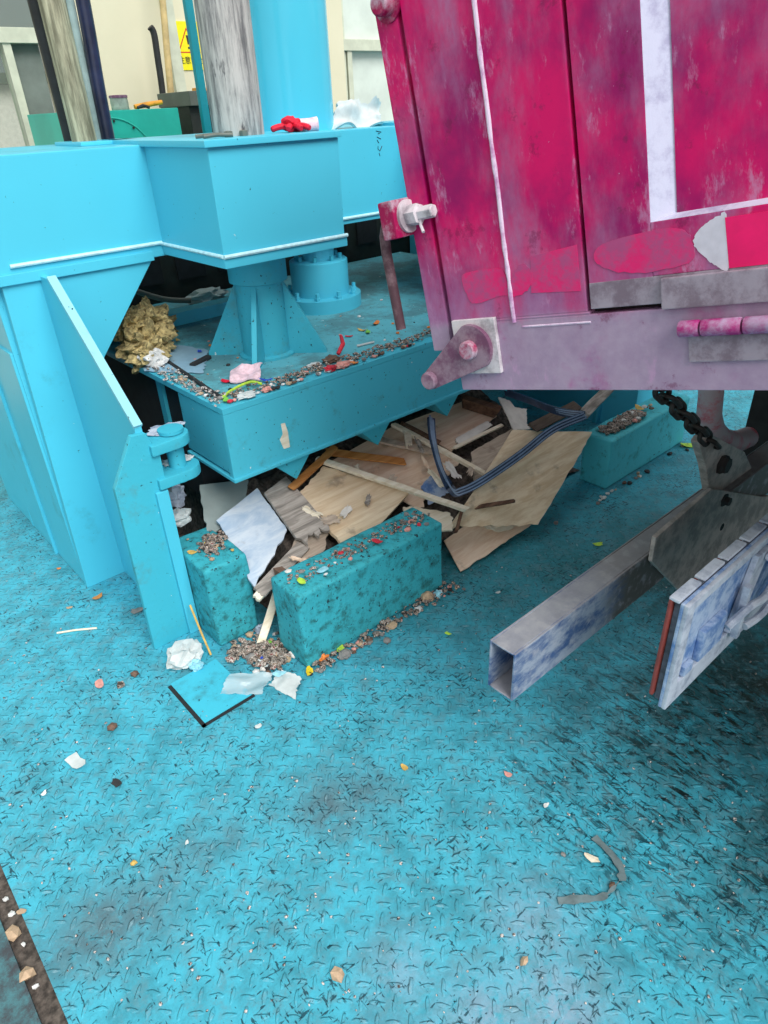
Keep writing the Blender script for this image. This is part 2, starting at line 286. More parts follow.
# ------------------------------------------------------------------ helpers: meshes
COL = S.collection
class MB:
    def __init__(s): s.bm = bmesh.new()
    def box(s, a, b, ax=None, o=None):
        a, b = V(a), V(b); X, Y, Z = ax if ax else (V((1, 0, 0)), V((0, 1, 0)), V((0, 0, 1))); o = V(o) if o is not None else V((0, 0, 0))
        v = [s.bm.verts.new(o + X*(a.x, b.x)[i] + Y*(a.y, b.y)[j] + Z*(a.z, b.z)[k]) for i in (0, 1) for j in (0, 1) for k in (0, 1)]
        for f in ((0, 1, 3, 2), (4, 6, 7, 5), (0, 4, 5, 1), (2, 3, 7, 6), (0, 2, 6, 4), (1, 5, 7, 3)): s.bm.faces.new([v[i] for i in f])
        return s
    def prism(s, pts, off):
        off = V(off); a = [s.bm.verts.new(V(p)) for p in pts]; b = [s.bm.verts.new(V(p)+off) for p in pts]; n = len(a)
        s.bm.faces.new(a); s.bm.faces.new(b[::-1])
        for i in range(n): s.bm.faces.new((a[i], a[(i+1) % n], b[(i+1) % n], b[i]))
        return s
    def ring_tube(s, path, r, n=12, cap=True, closed=False):
        path = [V(p) for p in path]; rs = r if isinstance(r, (list, tuple)) else [r]*len(path); rings = []
        up = None; L = len(path)
        for i, p in enumerate(path):
            t = (path[(i+1) % L]-path[i-1]) if closed else (path[min(i+1, L-1)]-path[max(i-1, 0)])
            t.normalize()
            if up is None: up = t.orthogonal().normalized()
            up = (up - t*up.dot(t)).normalized(); sd_ = t.cross(up)
            rings.append([s.bm.verts.new(p + (up*math.cos(2*math.pi*k/n)+sd_*math.sin(2*math.pi*k/n))*rs[i]) for k in range(n)])
        for i in range(L if closed else L-1):
            A, B = rings[i], rings[(i+1) % L]
            for k in range(n): s.bm.faces.new((A[k], A[(k+1) % n], B[(k+1) % n], B[k]))
        if cap and not closed: s.bm.faces.new(rings[0][::-1]); s.bm.faces.new(rings[-1])
        return s
    def cyl(s, p0, p1, r, n=24): return s.ring_tube([p0, p1], r, n)
    def lathe(s, o, axis, prof, n=32):
        axis = V(axis).normalized(); X = axis.orthogonal().normalized(); Y = axis.cross(X); o = V(o); rings = []
        for r, h in prof: rings.append([s.bm.verts.new(o+axis*h+(X*math.cos(2*math.pi*k/n)+Y*math.sin(2*math.pi*k/n))*max(r, 1e-4)) for k in range(n)])
        for A, B in zip(rings, rings[1:]):
            for k in range(n): s.bm.faces.new((A[k], A[(k+1) % n], B[(k+1) % n], B[k]))
        s.bm.faces.new(rings[0][::-1]); s.bm.faces.new(rings[-1]); return s
    def strip(s, path, wdt, th, side):
        side = V(side); path = [V(p) for p in path]; L = len(path); Q = []
        for i, p in enumerate(path):
            t = (path[min(i+1, L-1)]-path[max(i-1, 0)]).normalized(); sdv = (side - t*side.dot(t)).normalized(); nn = t.cross(sdv)
            Q.append([s.bm.verts.new(p+sdv*a*wdt/2+nn*b*th/2) for a, b in ((-1, -1), (1, -1), (1, 1), (-1, 1))])
        for A, B in zip(Q, Q[1:]):
            for k in range(4): s.bm.faces.new((A[k], A[(k+1) % 4], B[(k+1) % 4], B[k]))
        s.bm.faces.new(Q[0][::-1]); s.bm.faces.new(Q[-1]); return s
    def lump(s, c, r, seed=0, amp=.35, fr=1.6, sub=2):
        c = V(c); r = V(r); t = bmesh.new(); bmesh.ops.create_icosphere(t, subdivisions=sub, radius=1)
        mp_ = {}
        for v in t.verts:
            k = 1+amp*mnoise.noise(v.co*fr+V((seed*3.7, seed*1.3, seed)))+amp*.5*mnoise.noise(v.co*fr*2.7+V((seed, 9, seed*2)))
            mp_[v] = s.bm.verts.new(c+V((v.co.x*r.x, v.co.y*r.y, v.co.z*r.z))*k)
        for f in t.faces: s.bm.faces.new([mp_[v] for v in f.verts])
        t.free(); return s
    def build(s, name, mat, parent=None, smooth=40, bevel=0.0, seg=2):
        bm = s.bm; bmesh.ops.recalc_face_normals(bm, faces=bm.faces)
        if bevel:
            ed = [e_ for e_ in bm.edges if len(e_.link_faces) == 2 and e_.calc_face_angle(0) > .5]
            bmesh.ops.bevel(bm, geom=ed, offset=bevel, segments=seg, affect='EDGES', profile=.6, clamp_overlap=True)
        me = bpy.data.meshes.new(name); root = parent
        while root is not None and root.parent is not None: root = root.parent
        if root is not None: off = root.location.copy()
        else:
            xs_ = [v.co for v in bm.verts]; off = V((sum(p.x for p in xs_)/len(xs_), sum(p.y for p in xs_)/len(xs_), min(p.z for p in xs_)))
        for v in bm.verts: v.co -= off
        bm.to_mesh(me); bm.free()
        if smooth:
            for p in me.polygons: p.use_smooth = True
            me.set_sharp_from_angle(angle=math.radians(smooth))
        me.materials.append(mat if not isinstance(mat, str) else M[mat])
        o = bpy.data.objects.new(name, me); COL.objects.link(o)
        if bevel:
            wm_ = o.modifiers.new('normals', 'WEIGHTED_NORMAL'); wm_.keep_sharp = True; wm_.weight = 80
        if parent is not None: o.parent = parent
        else: o.location = off
        return o
def tag(o, label=None, cat=None, group=None, kind=None):
    if label: o['label'] = label
    if cat: o['category'] = cat
    if group: o['group'] = group
    if kind: o['kind'] = kind
    return o
def thing(name, label, cat, loc, group=None):
    o = bpy.data.objects.new(name, None); COL.objects.link(o); o.location = loc; o.empty_display_size = .05
    return tag(o, label, cat, group)
def struct(o): o['kind'] = 'structure'; return o
def arc(c, ax, ay_, r, a0, a1, n): return [V(c)+V(ax)*r*math.cos(a0+(a1-a0)*i/n)+V(ay_)*r*math.sin(a0+(a1-a0)*i/n) for i in range(n+1)]

# ================================================================== SETTING
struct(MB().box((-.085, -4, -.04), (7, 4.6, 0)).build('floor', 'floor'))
struct(MB().box((-4, -4, -.04), (-.125, 4.6, -.006)).build('floor', 'old_floor'))
struct(MB().box((-.125, -4, -.04), (-.085, 4.6, -.022)).build('trim_1', 'dirt'))
# back wall with two window openings
def wall_box(b, x0, x1, z0, z1): b.box((x0, 4.6, z0), (x1, 4.8, z1))
wb_ = MB()
wall_box(wb_, -4, .55, 0, 3.2); wall_box(wb_, 1.67, 3.74, 0, 3.2); wall_box(wb_, 4.75, 7, 0, 3.2)
for x0, x1 in ((.55, 1.67), (3.74, 4.75)): wall_box(wb_, x0, x1, 0, .95); wall_box(wb_, x0, x1, 2.45, 3.2)
struct(wb_.build('wall_back', 'wall'))
struct(MB().box((2.36, 4.57, 0), (2.43, 4.6, 3.2)).build('trim_2', 'frame'))
def window(x0, x1, mull, rail, nm, pane_l, pane_r):
    f = MB()
    for a, b in ((x0, x0+.03), (x1-.03, x1)): f.box((a, 4.62, .95), (b, 4.70, 2.45))
    f.box((x0, 4.62, .95), (x1, 4.70, 1.0)); f.box((x0, 4.62, 2.40), (x1, 4.70, 2.45)); f.box((x0, 4.60, rail-.035), (x1, 4.70, rail+.035))
    f.box((mull-.022, 4.61, .95), (mull+.022, 4.69, rail))
    o = struct(f.build(nm, 'frame', bevel=.004))
    MB().box((x0+.05, 4.655, 1.0), (mull, 4.661, rail)).build('pane', pane_l, o)
    MB().box((mull, 4.665, 1.0), (x1-.05, 4.671, rail)).build('pane', pane_r, o)
    MB().box((x0+.05, 4.655, rail), (x1-.05, 4.661, 2.40)).build('pane', pane_l if nm == 'window_1' else 'frost', o)
    return o
W1 = window(.55, 1.67, 1.44, 1.90, 'window_1', 'glass', 'blind')
W2 = window(3.74, 4.75, 3.80, 1.88, 'window_2', 'glass', 'frost')
# fix parenting offset: panes share the frame's place
for wv in (W1, W2):
    for ch in wv.children: ch.location = V((0, 0, 0))
# ================================================================== PRESS
P = thing('hydraulic_press', 'large cyan painted hydraulic compactor press with raised deck and thick crosshead', 'press', (1.83, 2.5, 0))
ZB, ZT = 1.125, 1.425; YF = 2.30; YB = 2.95
def lip_weld(x0, x1, y, z):  # pale weld bead along a lower edge
    return MB().ring_tube([(x0, y-.004, z), (x1, y-.004, z)], .006, 8)
ch_ = MB(); ch_.box((.42, YF, ZB-.03), (3.28, YB, ZT))
cross = ch_.build('crosshead', 'cyan', P, bevel=.006)
MB().box((.42, YF-.012, 1.088), (1.0, YF, 1.118)).build('lip', 'cyan', cross, bevel=.003)
lip_weld(.56, 1.04, YF, 1.138).build('weld_bead', 'weld', cross)
lip_weld(1.505, 2.155, YF, 1.118).build('weld_bead', 'weld', cross)
MB().ring_tube([(1.055, 1.912, 1.40), (1.055, YF-.01, 1.405)], .004, 8).build('weld_bead', 'weld', cross)
for x0 in (1.044, 2.158):
    x1 = x0+.458
    bs = MB().box((x0, 1.902, 1.128), (x1, YF+.05, ZT-.006)).build('boss', 'cyan', P, bevel=.004)
    MB().box((x0-.014, 1.888, ZT-.006), (x1+.004, YF+.3, ZT+.012)).build('top_plate', 'cyan', bs, bevel=.003)
    MB().box((x0-.004, 1.894, 1.100), (x1+.004, YF, 1.128)).build('lip', 'cyan', bs, bevel=.003)
    lip_weld(x0-.004, x1+.004, 1.897, 1.134).build('weld_bead', 'weld', bs)
    MB().ring_tube([(x0-.003, 1.9, 1.134), (x0-.003, YF, 1.134)], .006, 8).build('weld_bead', 'weld', bs)
# guide rods, rams
def lbl(o, t): o['label'] = t; return o
for xc, yc in ((1.27, 2.10), (2.39, 2.10)):
    lbl(MB().cyl((xc, yc, 1.43), (xc, yc, 3.1), .078, 40).build('guide_rod', 'rod_steel', P), 'scratched grey steel rod')
    lbl(MB().lathe((xc, yc, 0), (0, 0, 1), [(.10, .745), (.10, .755), (.084, .76), (.084, 1.0), (.099, 1.005), (.099, 1.10)], 40).build('pedestal', 'cyan_dirty', P), 'round cyan pedestal with collar')
    pd = P.children[-1]
    for a in (225, 315, 45, 135):
        ca, sa = math.cos(math.radians(a)), math.sin(math.radians(a)); t_ = V((-sa, ca, 0))*.018
        q = lambda r, z: V((xc+ca*r, yc+sa*r, z))-t_*.5
        MB().prism([q(.06, .745), q(.215, .745), q(.215, .758), q(.082, 1.0), q(.06, 1.0)], t_).build('fin', 'cyan_dirty', pd, bevel=.002)
ram = lbl(MB().cyl((1.80, 2.56, 1.42), (1.80, 2.56, 3.2), .163, 64).build('main_ram', 'cyan_gloss', P), 'thick glossy cyan cylinder')
fl = MB().lathe((1.82, 2.50, 0), (0, 0, 1), [(.175, .745), (.175, .80), (.125, .803), (.125, .94), (.118, .945), (.07, .946), (.07, 1.10)], 56).build('ram_foot', 'cyan', P)
for k in range(10):
    a = 2*math.pi*k/10+.2; c0 = V((1.82+.150*math.cos(a), 2.5+.150*math.sin(a), .80))
    MB().lathe(c0, (0, 0, 1), [(.013, 0), (.013, .012), (.009, .013), (.009, .03)], 6).build('bolt', 'cyan', fl)
for k in range(8):
    a = 2*math.pi*k/8; c0 = V((1.82+.095*math.cos(a), 2.5+.095*math.sin(a), .945))
    MB().cyl(c0, c0+V((0, 0, .02)), .010, 6).build('bolt', 'cyan_dirty', fl)
# legs: left and mirrored right
def mir(x, s): return x if s > 0 else 3.70-x
for s in (1, -1):
    mx = lambda x: mir(x, s)
    lg = MB().prism([(mx(.522), YF, 1.09), (mx(.998), YF, 1.09), (mx(.75), YF, .80), (mx(.650), YF, .62), (mx(.645), YF, 0), (mx(.487), YF, 0)], (0, .03, 0))
    lg.box((min(mx(.50), mx(.62)), YF+.03, 0), (max(mx(.50), mx(.62)), YB-.03, 1.09))
    lg.prism([(mx(.522), YB-.03, 1.09), (mx(1.10), YB-.03, 1.09), (mx(.75), YB-.03, .80), (mx(.60), YB-.03, .45), (mx(.615), YB-.03, 0), (mx(.487), YB-.03, 0)], (0, .03, 0))
    leg = lg.build('leg', 'cyan', P, bevel=.004)
    sk = MB().box((min(mx(.491), mx(.60)), 2.335, 0), (max(mx(.491), mx(.60)), 3.28, .885)); sk.box((min(mx(.480), mx(.495)), 2.62, 0), (max(mx(.480), mx(.495)), 2.64, .88))
    lbl(sk.build('leg_casing', 'cyan', leg, bevel=.004), 'lower side casing of the leg')
    g = MB().prism([(mx(.632), YF, 1.10), (mx(.632), YF-.075, 1.10), (mx(.632), 1.815, .745), (mx(.632), 1.815, 0), (mx(.632), YF, 0)], (.022*s, 0, 0)).build('gusset', 'cyan', leg, bevel=.002)
    e0, e1 = V((0, YF-.075, 1.10)), V((0, 1.815, .745)); up = V((0, .58, -.81))*-.004
    ge = MB().prism([(mx(.630), e0.y, e0.z), (mx(.656), e0.y, e0.z), (mx(.656), e1.y, e1.z), (mx(.630), e1.y, e1.z)], V((0, -.006, .008))).build('edge_strip', 'gusset_edge', leg)
    lbl(ge, 'pale worn sloping edge')
    fp = MB().prism([(mx(.612), 1.80, .732), (mx(.655), 1.80, .728), (mx(.683), 1.80, .652), (mx(.672), 1.80, 0), (mx(.518), 1.80, 0), (mx(.531), 1.80, .592)], (0, .02, 0)).build('flange_plate', 'cyan_dirty', leg, bevel=.003)
    MB().box((min(mx(.640), mx(.678)), 1.788, 0), (max(mx(.640), mx(.678)), 1.80, .54)).build('flange_rib', 'cyan', fp, bevel=.003)
    for z0, xr in ((.655, .80), (.545, .815)):
        lug = [(mx(.655), 1.785, z0), (mx(xr-.06), 1.785, z0)] + [(mx(xr-.06+.055*math.sin(a)), 1.84-.055*math.cos(a), z0) for a in [i*math.pi/10 for i in range(1, 10)]] + [(mx(xr-.06), 1.895, z0), (mx(.655), 1.895, z0)]
        MB().prism(lug, (0, 0, .034)).build('hinge_lug', 'cyan_dirty', leg, bevel=.006)
    MB().lathe((mx(.745), 1.84, .53), (0, 0, 1), [(.026, 0), (.026, .16), (.038, .162), (.038, .172), (.014, .173)], 28).build('hinge_pin', 'cyan_dirty', leg)
lbl(MB().box((3.055, 1.60, 0), (3.45, 2.34, .62)).build('leg_base', 'cyan', P, bevel=.004), 'boxed foot of the right leg')
# platen (raised deck)
XL, XR = .878, 2.90
pl = MB().box((XL, 1.752, .725), (XR, 3.15, .745)); pl.box((XL, 1.752, .505), (XR, 1.775, .725)); pl.box((XL+.005, 1.775, .52), (XR-.005, 2.055, .72)); pl.box((XL+.30, 2.05, .52), (XR-.25, 3.1, .72))
pl.box((XL-.004, 1.742, .500), (XR+.004, 2.055, .512))
plat = pl.build('platen', 'platen', P, bevel=.003)
lbl(MB().box((XL+.035, 2.06, .30), (XL+.29, 3.08, .722)).build('recess_shade', 'gap', plat), 'painted-in black shade of the recess under the left edge of the deck')  # black panel standing in for the unlit void below the deck plate
MB().box((XL+.022, 2.22, .32), (XL+.034, 2.26, .722)).build('recess_rib', 'cyan_dirty', plat)
lbl(MB().box((XL+.012, 1.80, .745), (XR-.012, 3.13, .7475)).build('deck_surface', 'deck', plat), 'grimy scuffed top of the deck')
for x in (1.03, 1.40, 1.77, 2.14, 2.51):
    MB().prism([(x, 1.765, .502), (x+.16, 1.765, .502), (x+.085, 1.765, .415)], (0, .30, 0)).build('tooth', 'cyan_dirty', plat, bevel=.002)
MB().box((1.0, 1.83, .7475), (1.012, 2.66, .757), ax=(V((.99, -.11, 0)), V((.11, .99, 0)), V((0, 0, 1))), o=(-.28, .13, 0)).build('guide_strip', 'dark', plat)
lbl(MB().box((.80, 2.70, .7475), (1.60, 2.78, .80)).build('rear_rail', 'cyan', plat, bevel=.003), 'blue rail across the back of the deck')
# ================================================================== KERBS
def kerb(name, label, x0, x1, y0, y1, h, seed, mat='kerb'):
    b = MB(); nx, ny = max(2, int((x1-x0)/.04)), 5
    b.box((x0, y0, 0), (x1, y1, h)); bm = b.bm
    bmesh.ops.subdivide_edges(bm, edges=bm.edges[:], cuts=7, use_grid_fill=True)
    for v in bm.verts:
        if v.co.z > .005: v.co += mnoise.noise_vector(v.co*7+V((seed, 0, 0)))*.007
    o = b.build(name, mat, smooth=50, bevel=.012, seg=3); tag(o, label, 'kerb block'); return o
kerb('kerb_block', 'long blue painted concrete block nearest the camera, beside the wood debris', .825, 1.43, 1.375, 1.53, .275, 1)
kerb('kerb_block', 'short upright blue painted concrete block next to the hinge plate of the press leg', .680, .828, 1.655, 1.90, .305, 2)
kerb('kerb_block', 'far blue painted concrete block beside the chain and dark pile', 2.44, 3.12, 1.36, 1.50, .235, 3, 'kerb_far')
# hatch in the floor
hb = thing('hatch_cover', 'square blue hatch cover set in the floor with a black gap on two sides', 'hatch', (.555, 1.51, 0))
MB().box((.482, 1.406, .0), (.64, 1.62, .003)).build('lid', 'hatch', hb, bevel=.001)
g_ = MB(); g_.box((.470, 1.394, .0), (.482, 1.615, .0015)); g_.box((.470, 1.394, .0), (.645, 1.405, .0015)); g_.build('gap_seal', 'gap', hb)
# ================================================================== TRUCK
TK = thing('dump_truck', 'dusty magenta dump truck with tipped body standing beside the press', 'truck', (2.1, -.8, 0))
def T(u, v, w=0.0): return TR_O + TR_R*u + TR_D*v + TR_N*w
TAX = (TR_R, TR_D, TR_N)
def tb(b, u0, u1, v0, v1, w0, w1): return b.box((u0, v0, w0), (u1, v1, w1), TAX, TR_O)
VT, UL, WW = -.86, 3.6, 2.3
b = MB(); tb(b, 0, UL, VT, 0, .022, WW)
body = lbl(b.build('tipper_body', 'inner_box', TK), 'dusty magenta tipper body')
b = MB(); tb(b, -.001, .280, VT, -.135, 0, .03); tb(b, -.001, UL, -.131, .0, .0, .03); tb(b, -.001, .2835, -.136, -.130, .0, .03)
b.build('corner_post', 'mag', body, bevel=.003)
def wav(u, v, w): return T(u+.003*mnoise.noise(V((v*9, u, 3))), v, w)
MB().ring_tube([wav(.1395, -.127-.73*i/40, -.001) for i in range(41)], [.004+.0016*mnoise.noise(V((i*.9, 1, 2))) for i in range(41)], 8).build('weld_bead', 'bead', body)
MB().ring_tube([wav(.155+.13*i/8, -.118, .0) for i in range(9)], .002, 6).build('weld_bead', 'bead', body)
# side door: flat frame, pale chamfer, sunken panel
b = MB()
tb(b, .2868, .391, VT, -.139, 0, .02); tb(b, .391, UL-.1, -.2585, -.181, 0, .02)
door = b.build('side_door', 'mag', body, bevel=.002)
b = MB()
b.prism([T(.391, VT, .001), T(.391, -.2585, .001), T(.434, -.268, .020), T(.428, VT, .020)], TR_N*.004)
b.prism([T(.391, -.2585, .001), T(UL-.1, -.2585, .001), T(UL-.1, -.268, .020), T(.434, -.268, .020)], TR_N*.004)
lbl(b.build('chamfer', 'white_frame', door), 'pale lilac worn bevel around the sunken panel')
b = MB(); tb(b, .425, UL-.1, VT, -.264, .014, .022); b.build('sunken_panel', 'mag', door)
b = MB(); tb(b, .2868, UL-.1, -.181, -.139, -.001, .02); lbl(b.build('lower_rail', 'grey_rail', door, bevel=.002), 'grey lower rail')
b = MB(); tb(b, .405, UL-.3, -.178, -.131, -.010, .0); lbl(b.build('hinge_leaf', 'grey_rail', door, bevel=.003), 'grey hinge leaf')
# reflective tape
def blobpoly(pts, w0, th, name, mat, par):
    if len(pts) > 4:      # torn tape: rounded, nibbled outline
        n_ = len(pts); out = []
        for i in range(n_):
            p0, p1, p2, p3 = [V((*pts[(i+k) % n_], 0)) for k in (-1, 0, 1, 2)]
            for k in range(5):
                t = k/5; q = .5*((2*p1)+(p2-p0)*t+(2*p0-5*p1+4*p2-p3)*t*t+(3*p1-p0-3*p2+p3)*t**3); out.append((q.x+.0025*mnoise.noise(V((i*1.7+k, 3, 1))), q.y+.0025*mnoise.noise(V((i*2.3+k, 9, 4)))))
        pts = out
    return MB().prism([T(u, v, w0) for u, v in pts], TR_N*-th).build(name, mat, par)
blobpoly([(.470, -.198), (.458, -.210), (.452, -.222), (.458, -.236), (.472, -.247), (.489, -.254), (.496, -.254), (.500, -.182), (.482, -.186)], -.0003, .0008, 'reflective_tape', 'tape_white', door)
blobpoly([(.495, -.2495), (.80, -.2495), (.80, -.181), (.500, -.181)], -.0006, .0009, 'reflective_tape', 'tape_red', door)
blobpoly([(.80, -.2495), (1.05, -.2495), (1.05, -.181), (.80, -.181)], -.0006, .0009, 'reflective_tape', 'tape_white', door)
blobpoly([(.04, -.218), (.075, -.224), (.12, -.222), (.132, -.212), (.137, -.190), (.150, -.212), (.170, -.226), (.186, -.205), (.176, -.183), (.150, -.172), (.120, -.176), (.06, -.166), (.045, -.185)], -.0003, .0007, 'reflective_tape', 'tape_old', body)
blobpoly([(.315, -.238), (.40, -.247), (.44, -.240), (.452, -.215), (.445, -.195), (.38, -.188), (.33, -.196), (.30, -.215)], -.0003, .0007, 'reflective_tape', 'tape_old', door)
blobpoly([(.186, -.235), (.272, -.243), (.272, -.170), (.18, -.175)], -.0002, .0006, 'reflective_tape', 'tape_old', body)
# hinge barrel and step plate on the sill
hg = MB()
for u0, u1 in ((.432, .462), (.465, .520), (.523, .640), (.643, .760)): hg.lathe(T(u0, -.101, -.012), TR_R, [(.0115, 0), (.0125, .002), (.0125, u1-u0-.002), (.0115, u1-u0)], 20)
hg.build('hinge_barrel', 'mag_hinge', body)
b = MB(); tb(b, .442, .86, -.088, -.047, -.006, .0); b.build('hinge_plate', 'grey_rail', body, bevel=.003)
# tailgate at the rear
b = MB(); tb(b, -.058, -.012, VT, -.080, .002, WW); tg = b.build('tailgate', 'mag', TK, bevel=.004)
b = MB(); tb(b, -.012, .0, VT, -.075, .014, WW); b.build('rear_frame', 'mag', tg)
bo = MB().lathe(T(-.026, -.662, .002), -TR_N, [(.027, 0), (.027, .003), (.018, .004), (.018, .024), (.015, .027)], 24).build('pivot_bolt', 'mag_bracket', tg)
b = MB(); tb(b, -.088, -.054, -.370, -.304, -.05, .05); br = b.build('catch_bracket', 'mag_bracket', tg, bevel=.004)
b = MB(); tb(b, -.070, -.004, -.362, -.312, .016, .045); b.build('bracket_web', 'mag_bracket', br, bevel=.003)
bc = V((-.054, -.338, -.012))
BT = MB().lathe(T(*bc), TR_R, [(.019, .004), (.019, .030), (.012, .031), (.012, .062), (.010, .064)], 6)
BT.lathe(T(*bc), TR_R, [(.029, 0), (.029, .006)], 28); lbl(BT.build('catch_bolt', 'steel', br), 'pale dusty bolt with nut')
MB().ring_tube([T(-.022, -.352, -.012), T(-.022, -.318, -.016), T(-.014, -.306, -.022)], .003, 8).build('split_pin', 'steel', br)
lbl(MB().ring_tube([T(-.085, -.355, .0), T(-.115, -.335, .0), T(-.128, -.31, .0), T(-.131, -.28, .0), T(-.131, -.13, .0)], .0105, 14).build('hanging_rod', 'brownrod', tg), 'brown steel rod')
# lower pivot: square backing plate, lever with two pins
b = MB(); tb(b, .006, .102, -.140, -.036, -.010, .0); sp_ = lbl(b.build('backing_plate', 'steel', TK, bevel=.002), 'pale square plate')
c0 = (.046, -.086); rb = .046; c1 = (-.060, -.028); rs = .020
pts = []
a_dir = math.atan2(c1[1]-c0[1], c1[0]-c0[0])
for i in range(17):
    a = a_dir+math.pi/2+.25+(math.pi-.5)*i/16 + 0; pts.append((c0[0]+rb*math.cos(a), c0[1]+rb*math.sin(a)))
for i in range(9):
    a = a_dir-math.pi/2+.2+(math.pi-.4)*i/8; pts.append((c1[0]+rs*math.cos(a), c1[1]+rs*math.sin(a)))
lv = MB().prism([T(u, v, -.006) for u, v in pts], TR_N*-.014).build('lever', 'mag_grey', TK, bevel=.002)
MB().lathe(T(*c0, -.020), -TR_N, [(.018, 0), (.018, .010), (.015, .013)], 28).build('pivot_pin', 'mag_bracket', lv)
MB().lathe(T(*c1, .02), -TR_N, [(.010, 0), (.010, .04), (.018, .041), (.018, .050), (.015, .053)], 24).build('lever_pin', 'mag_grey', lv)
# underrun bar (open rectangular tube) across the chassis end
bx0, y0, y1, z0, z1, th = .925, .672, .745, .318, .458, .006
b = MB(); b.box((bx0, y0, z0), (bx0+2.2, y0+th, z1)); b.box((bx0, y1-th, z0), (bx0+2.2, y1, z1)); b.box((bx0, y0+th, z1-th), (bx0+2.2, y1-th, z1)); b.box((bx0, y0+th, z0), (bx0+2.2, y1-th, z0+th))
b.box((bx0+.35, y0+th, z0+th), (bx0+.36, y1-th, z1-th))
ub = lbl(b.build('underrun_bar', 'bar', TK, bevel=.0015, seg=1), 'dusty steel box tube with open end')
pp = [ay(px, py, .655) for px, py in ((656, 538), (712, 489), (764, 497), (800, 490), (800, 600), (700, 612), (652, 562))]
mp_ = MB().prism(pp, (0, .012, 0)).build('mounting_plate', 'chassis_grey', TK, bevel=.002)
for px, py, r in ((724, 500, .021),):
    c_ = ay(px, py, .655); MB().lathe(c_, (0, -1, 0), [(r, 0), (r, .004), (.013, .005), (.013, .018)], 6).build('bolt', 'chassis', mp_)
c_ = ay(722, 527, .655); MB().lathe(c_, (0, -1, 0), [(.012, 0), (.012, .001)], 18).build('bolt_hole', 'gap', mp_)
# shackle plate, chain, hook
YH = .695
h_ = lambda px, py, dy=0: ay(px, py, YH+dy)
sh = MB().prism([h_(*p) for p in ((699, 443), (703, 437), (711, 434), (722, 440), (745, 452), (753, 470), (745, 486), (724, 497), (710, 492), (706, 466))], (0, .025, 0)).build('shackle_plate', 'chassis_grey', TK, bevel=.004)
lbl(MB().lathe(h_(721, 464), (0, -1, 0), [(.030, 0), (.030, .010), (.024, .016), (.024, .022)], 6).build('pivot_bolt', 'chassis', sh), 'large hexagon bolt')
def link(c, d, side, L, Wd, r):
    d = d.normalized(); side = (side-d*side.dot(d)).normalized(); P_ = []
    for i in range(9): a = math.pi*i/8; P_.append(c+d*(L/2-Wd/2)+d*math.sin(a)*Wd/2+side*math.cos(a)*Wd/2)
    for i in range(9): a = math.pi+math.pi*i/8; P_.append(c-d*(L/2-Wd/2)+d*math.sin(a)*Wd/2+side*math.cos(a)*Wd/2)
    return MB().ring_tube(P_, r, 10, closed=True)
pa, pb = h_(713, 445), h_(662, 392); d_ = (pb-pa).normalized(); pitch = .059; nlk = 14
hold = link(pa+d_*.02, d_, V((0, 1, 0)), .074, .034, .0066).build('chain', 'chain', TK)
for i in range(1, nlk):
    sdv = V((0, 1, 0)) if i % 2 == 0 else d_.cross(V((0, 1, 0)))
    link(pa+d_*(.02+pitch*i), d_, sdv, .074, .034, .0066).build('link', 'chain', hold)
hk = [h_(712, 330, .08), h_(711, 395, .08), h_(709, 415, .08), h_(712, 430, .08), h_(722, 440, .08), h_(735, 442, .08), h_(748, 437, .08)]
lbl(MB().ring_tube(hk, [.034, .034, .035, .036, .036, .036, .034], 18).build('hook', 'hook', TK), 'red and grey hook rod')
# chassis, axle, wheels
b = MB()
for x0 in (1.98, 2.72): b.box((x0, -3.6, .62), (x0+.09, .30, .86))
b.box((2.46, .62, .25), (2.72, .86, .93)); b.box((2.46, .20, .62), (2.72, .62, .86)); b.box((1.98, .2, .62), (2.72, .30, .86)); b.box((1.70, .30, .44), (1.80, .38, .64)); b.box((1.70, .22, .58), (2.0, .32, .66)); b.box((2.5, .66, .36), (2.62, .8, .50))
ch2 = b.build('chassis', 'chassis', TK, bevel=.006)
b = MB(); b.box((2.1, -.2, .86), (2.7, .1, 1.02)); b.build('hinge_block', 'chassis', TK)
MB().cyl((1.2, -.75, .5), (3.2, -.75, .5), .07, 20).build('axle', 'chassis', TK)
for x0 in (1.15, 1.45, 2.65, 2.95):
    wh = MB().lathe((x0, -.75, .5), (1, 0, 0), [(.26, .0), (.44, .0), (.49, .04), (.50, .08), (.50, .18), (.49, .22), (.44, .26), (.26, .26)], 48).build('wheel', 'tyre', TK)
# tail lamp (seen from its back): lens towards the press, wiring on the near face
lx0, lx1, lz0, lz1 = 1.065, 1.74, .402, .672
def L3(x, y, z): return V((x, y, z))
lp = lbl(MB().box((lx0, .400, lz0), (lx1, .408, lz1)).build('tail_lamp', 'lampback', TK, bevel=.003), 'tail lamp seen from its back')
b = MB(); b.box((lx0, .391, lz0), (lx0+.032, .401, lz1)); b.box((lx0+.03, .391, lz1-.022), (lx1, .401, lz1)); b.box((lx0+.03, .391, lz0), (lx1, .401, lz0+.055)); b.box((lx1-.03, .391, lz0), (lx1, .401, lz1))
b.build('rim', 'lampframe', lp, bevel=.003)
MB().box((lx0+.006, .409, lz0+.012), (lx1, .421, lz1+.002)).build('gasket', 'lamp_mid', lp, bevel=.002)
b = MB()
for k in range(7): b.box((lx0-.002+.097*k, .422, lz0+.02), (lx0-.002+.097*k+.090, .431, lz1+.003))
lbl(b.build('lens', 'lens', lp, bevel=.004), 'red lens strip')
b = MB()
for k in range(7): b.box((lx0-.002+.097*k, .409, lz1-.002), (lx0-.002+.097*k+.086, .431, lz1+.006))
b.build('top_trim', 'lampframe', lp, bevel=.003)
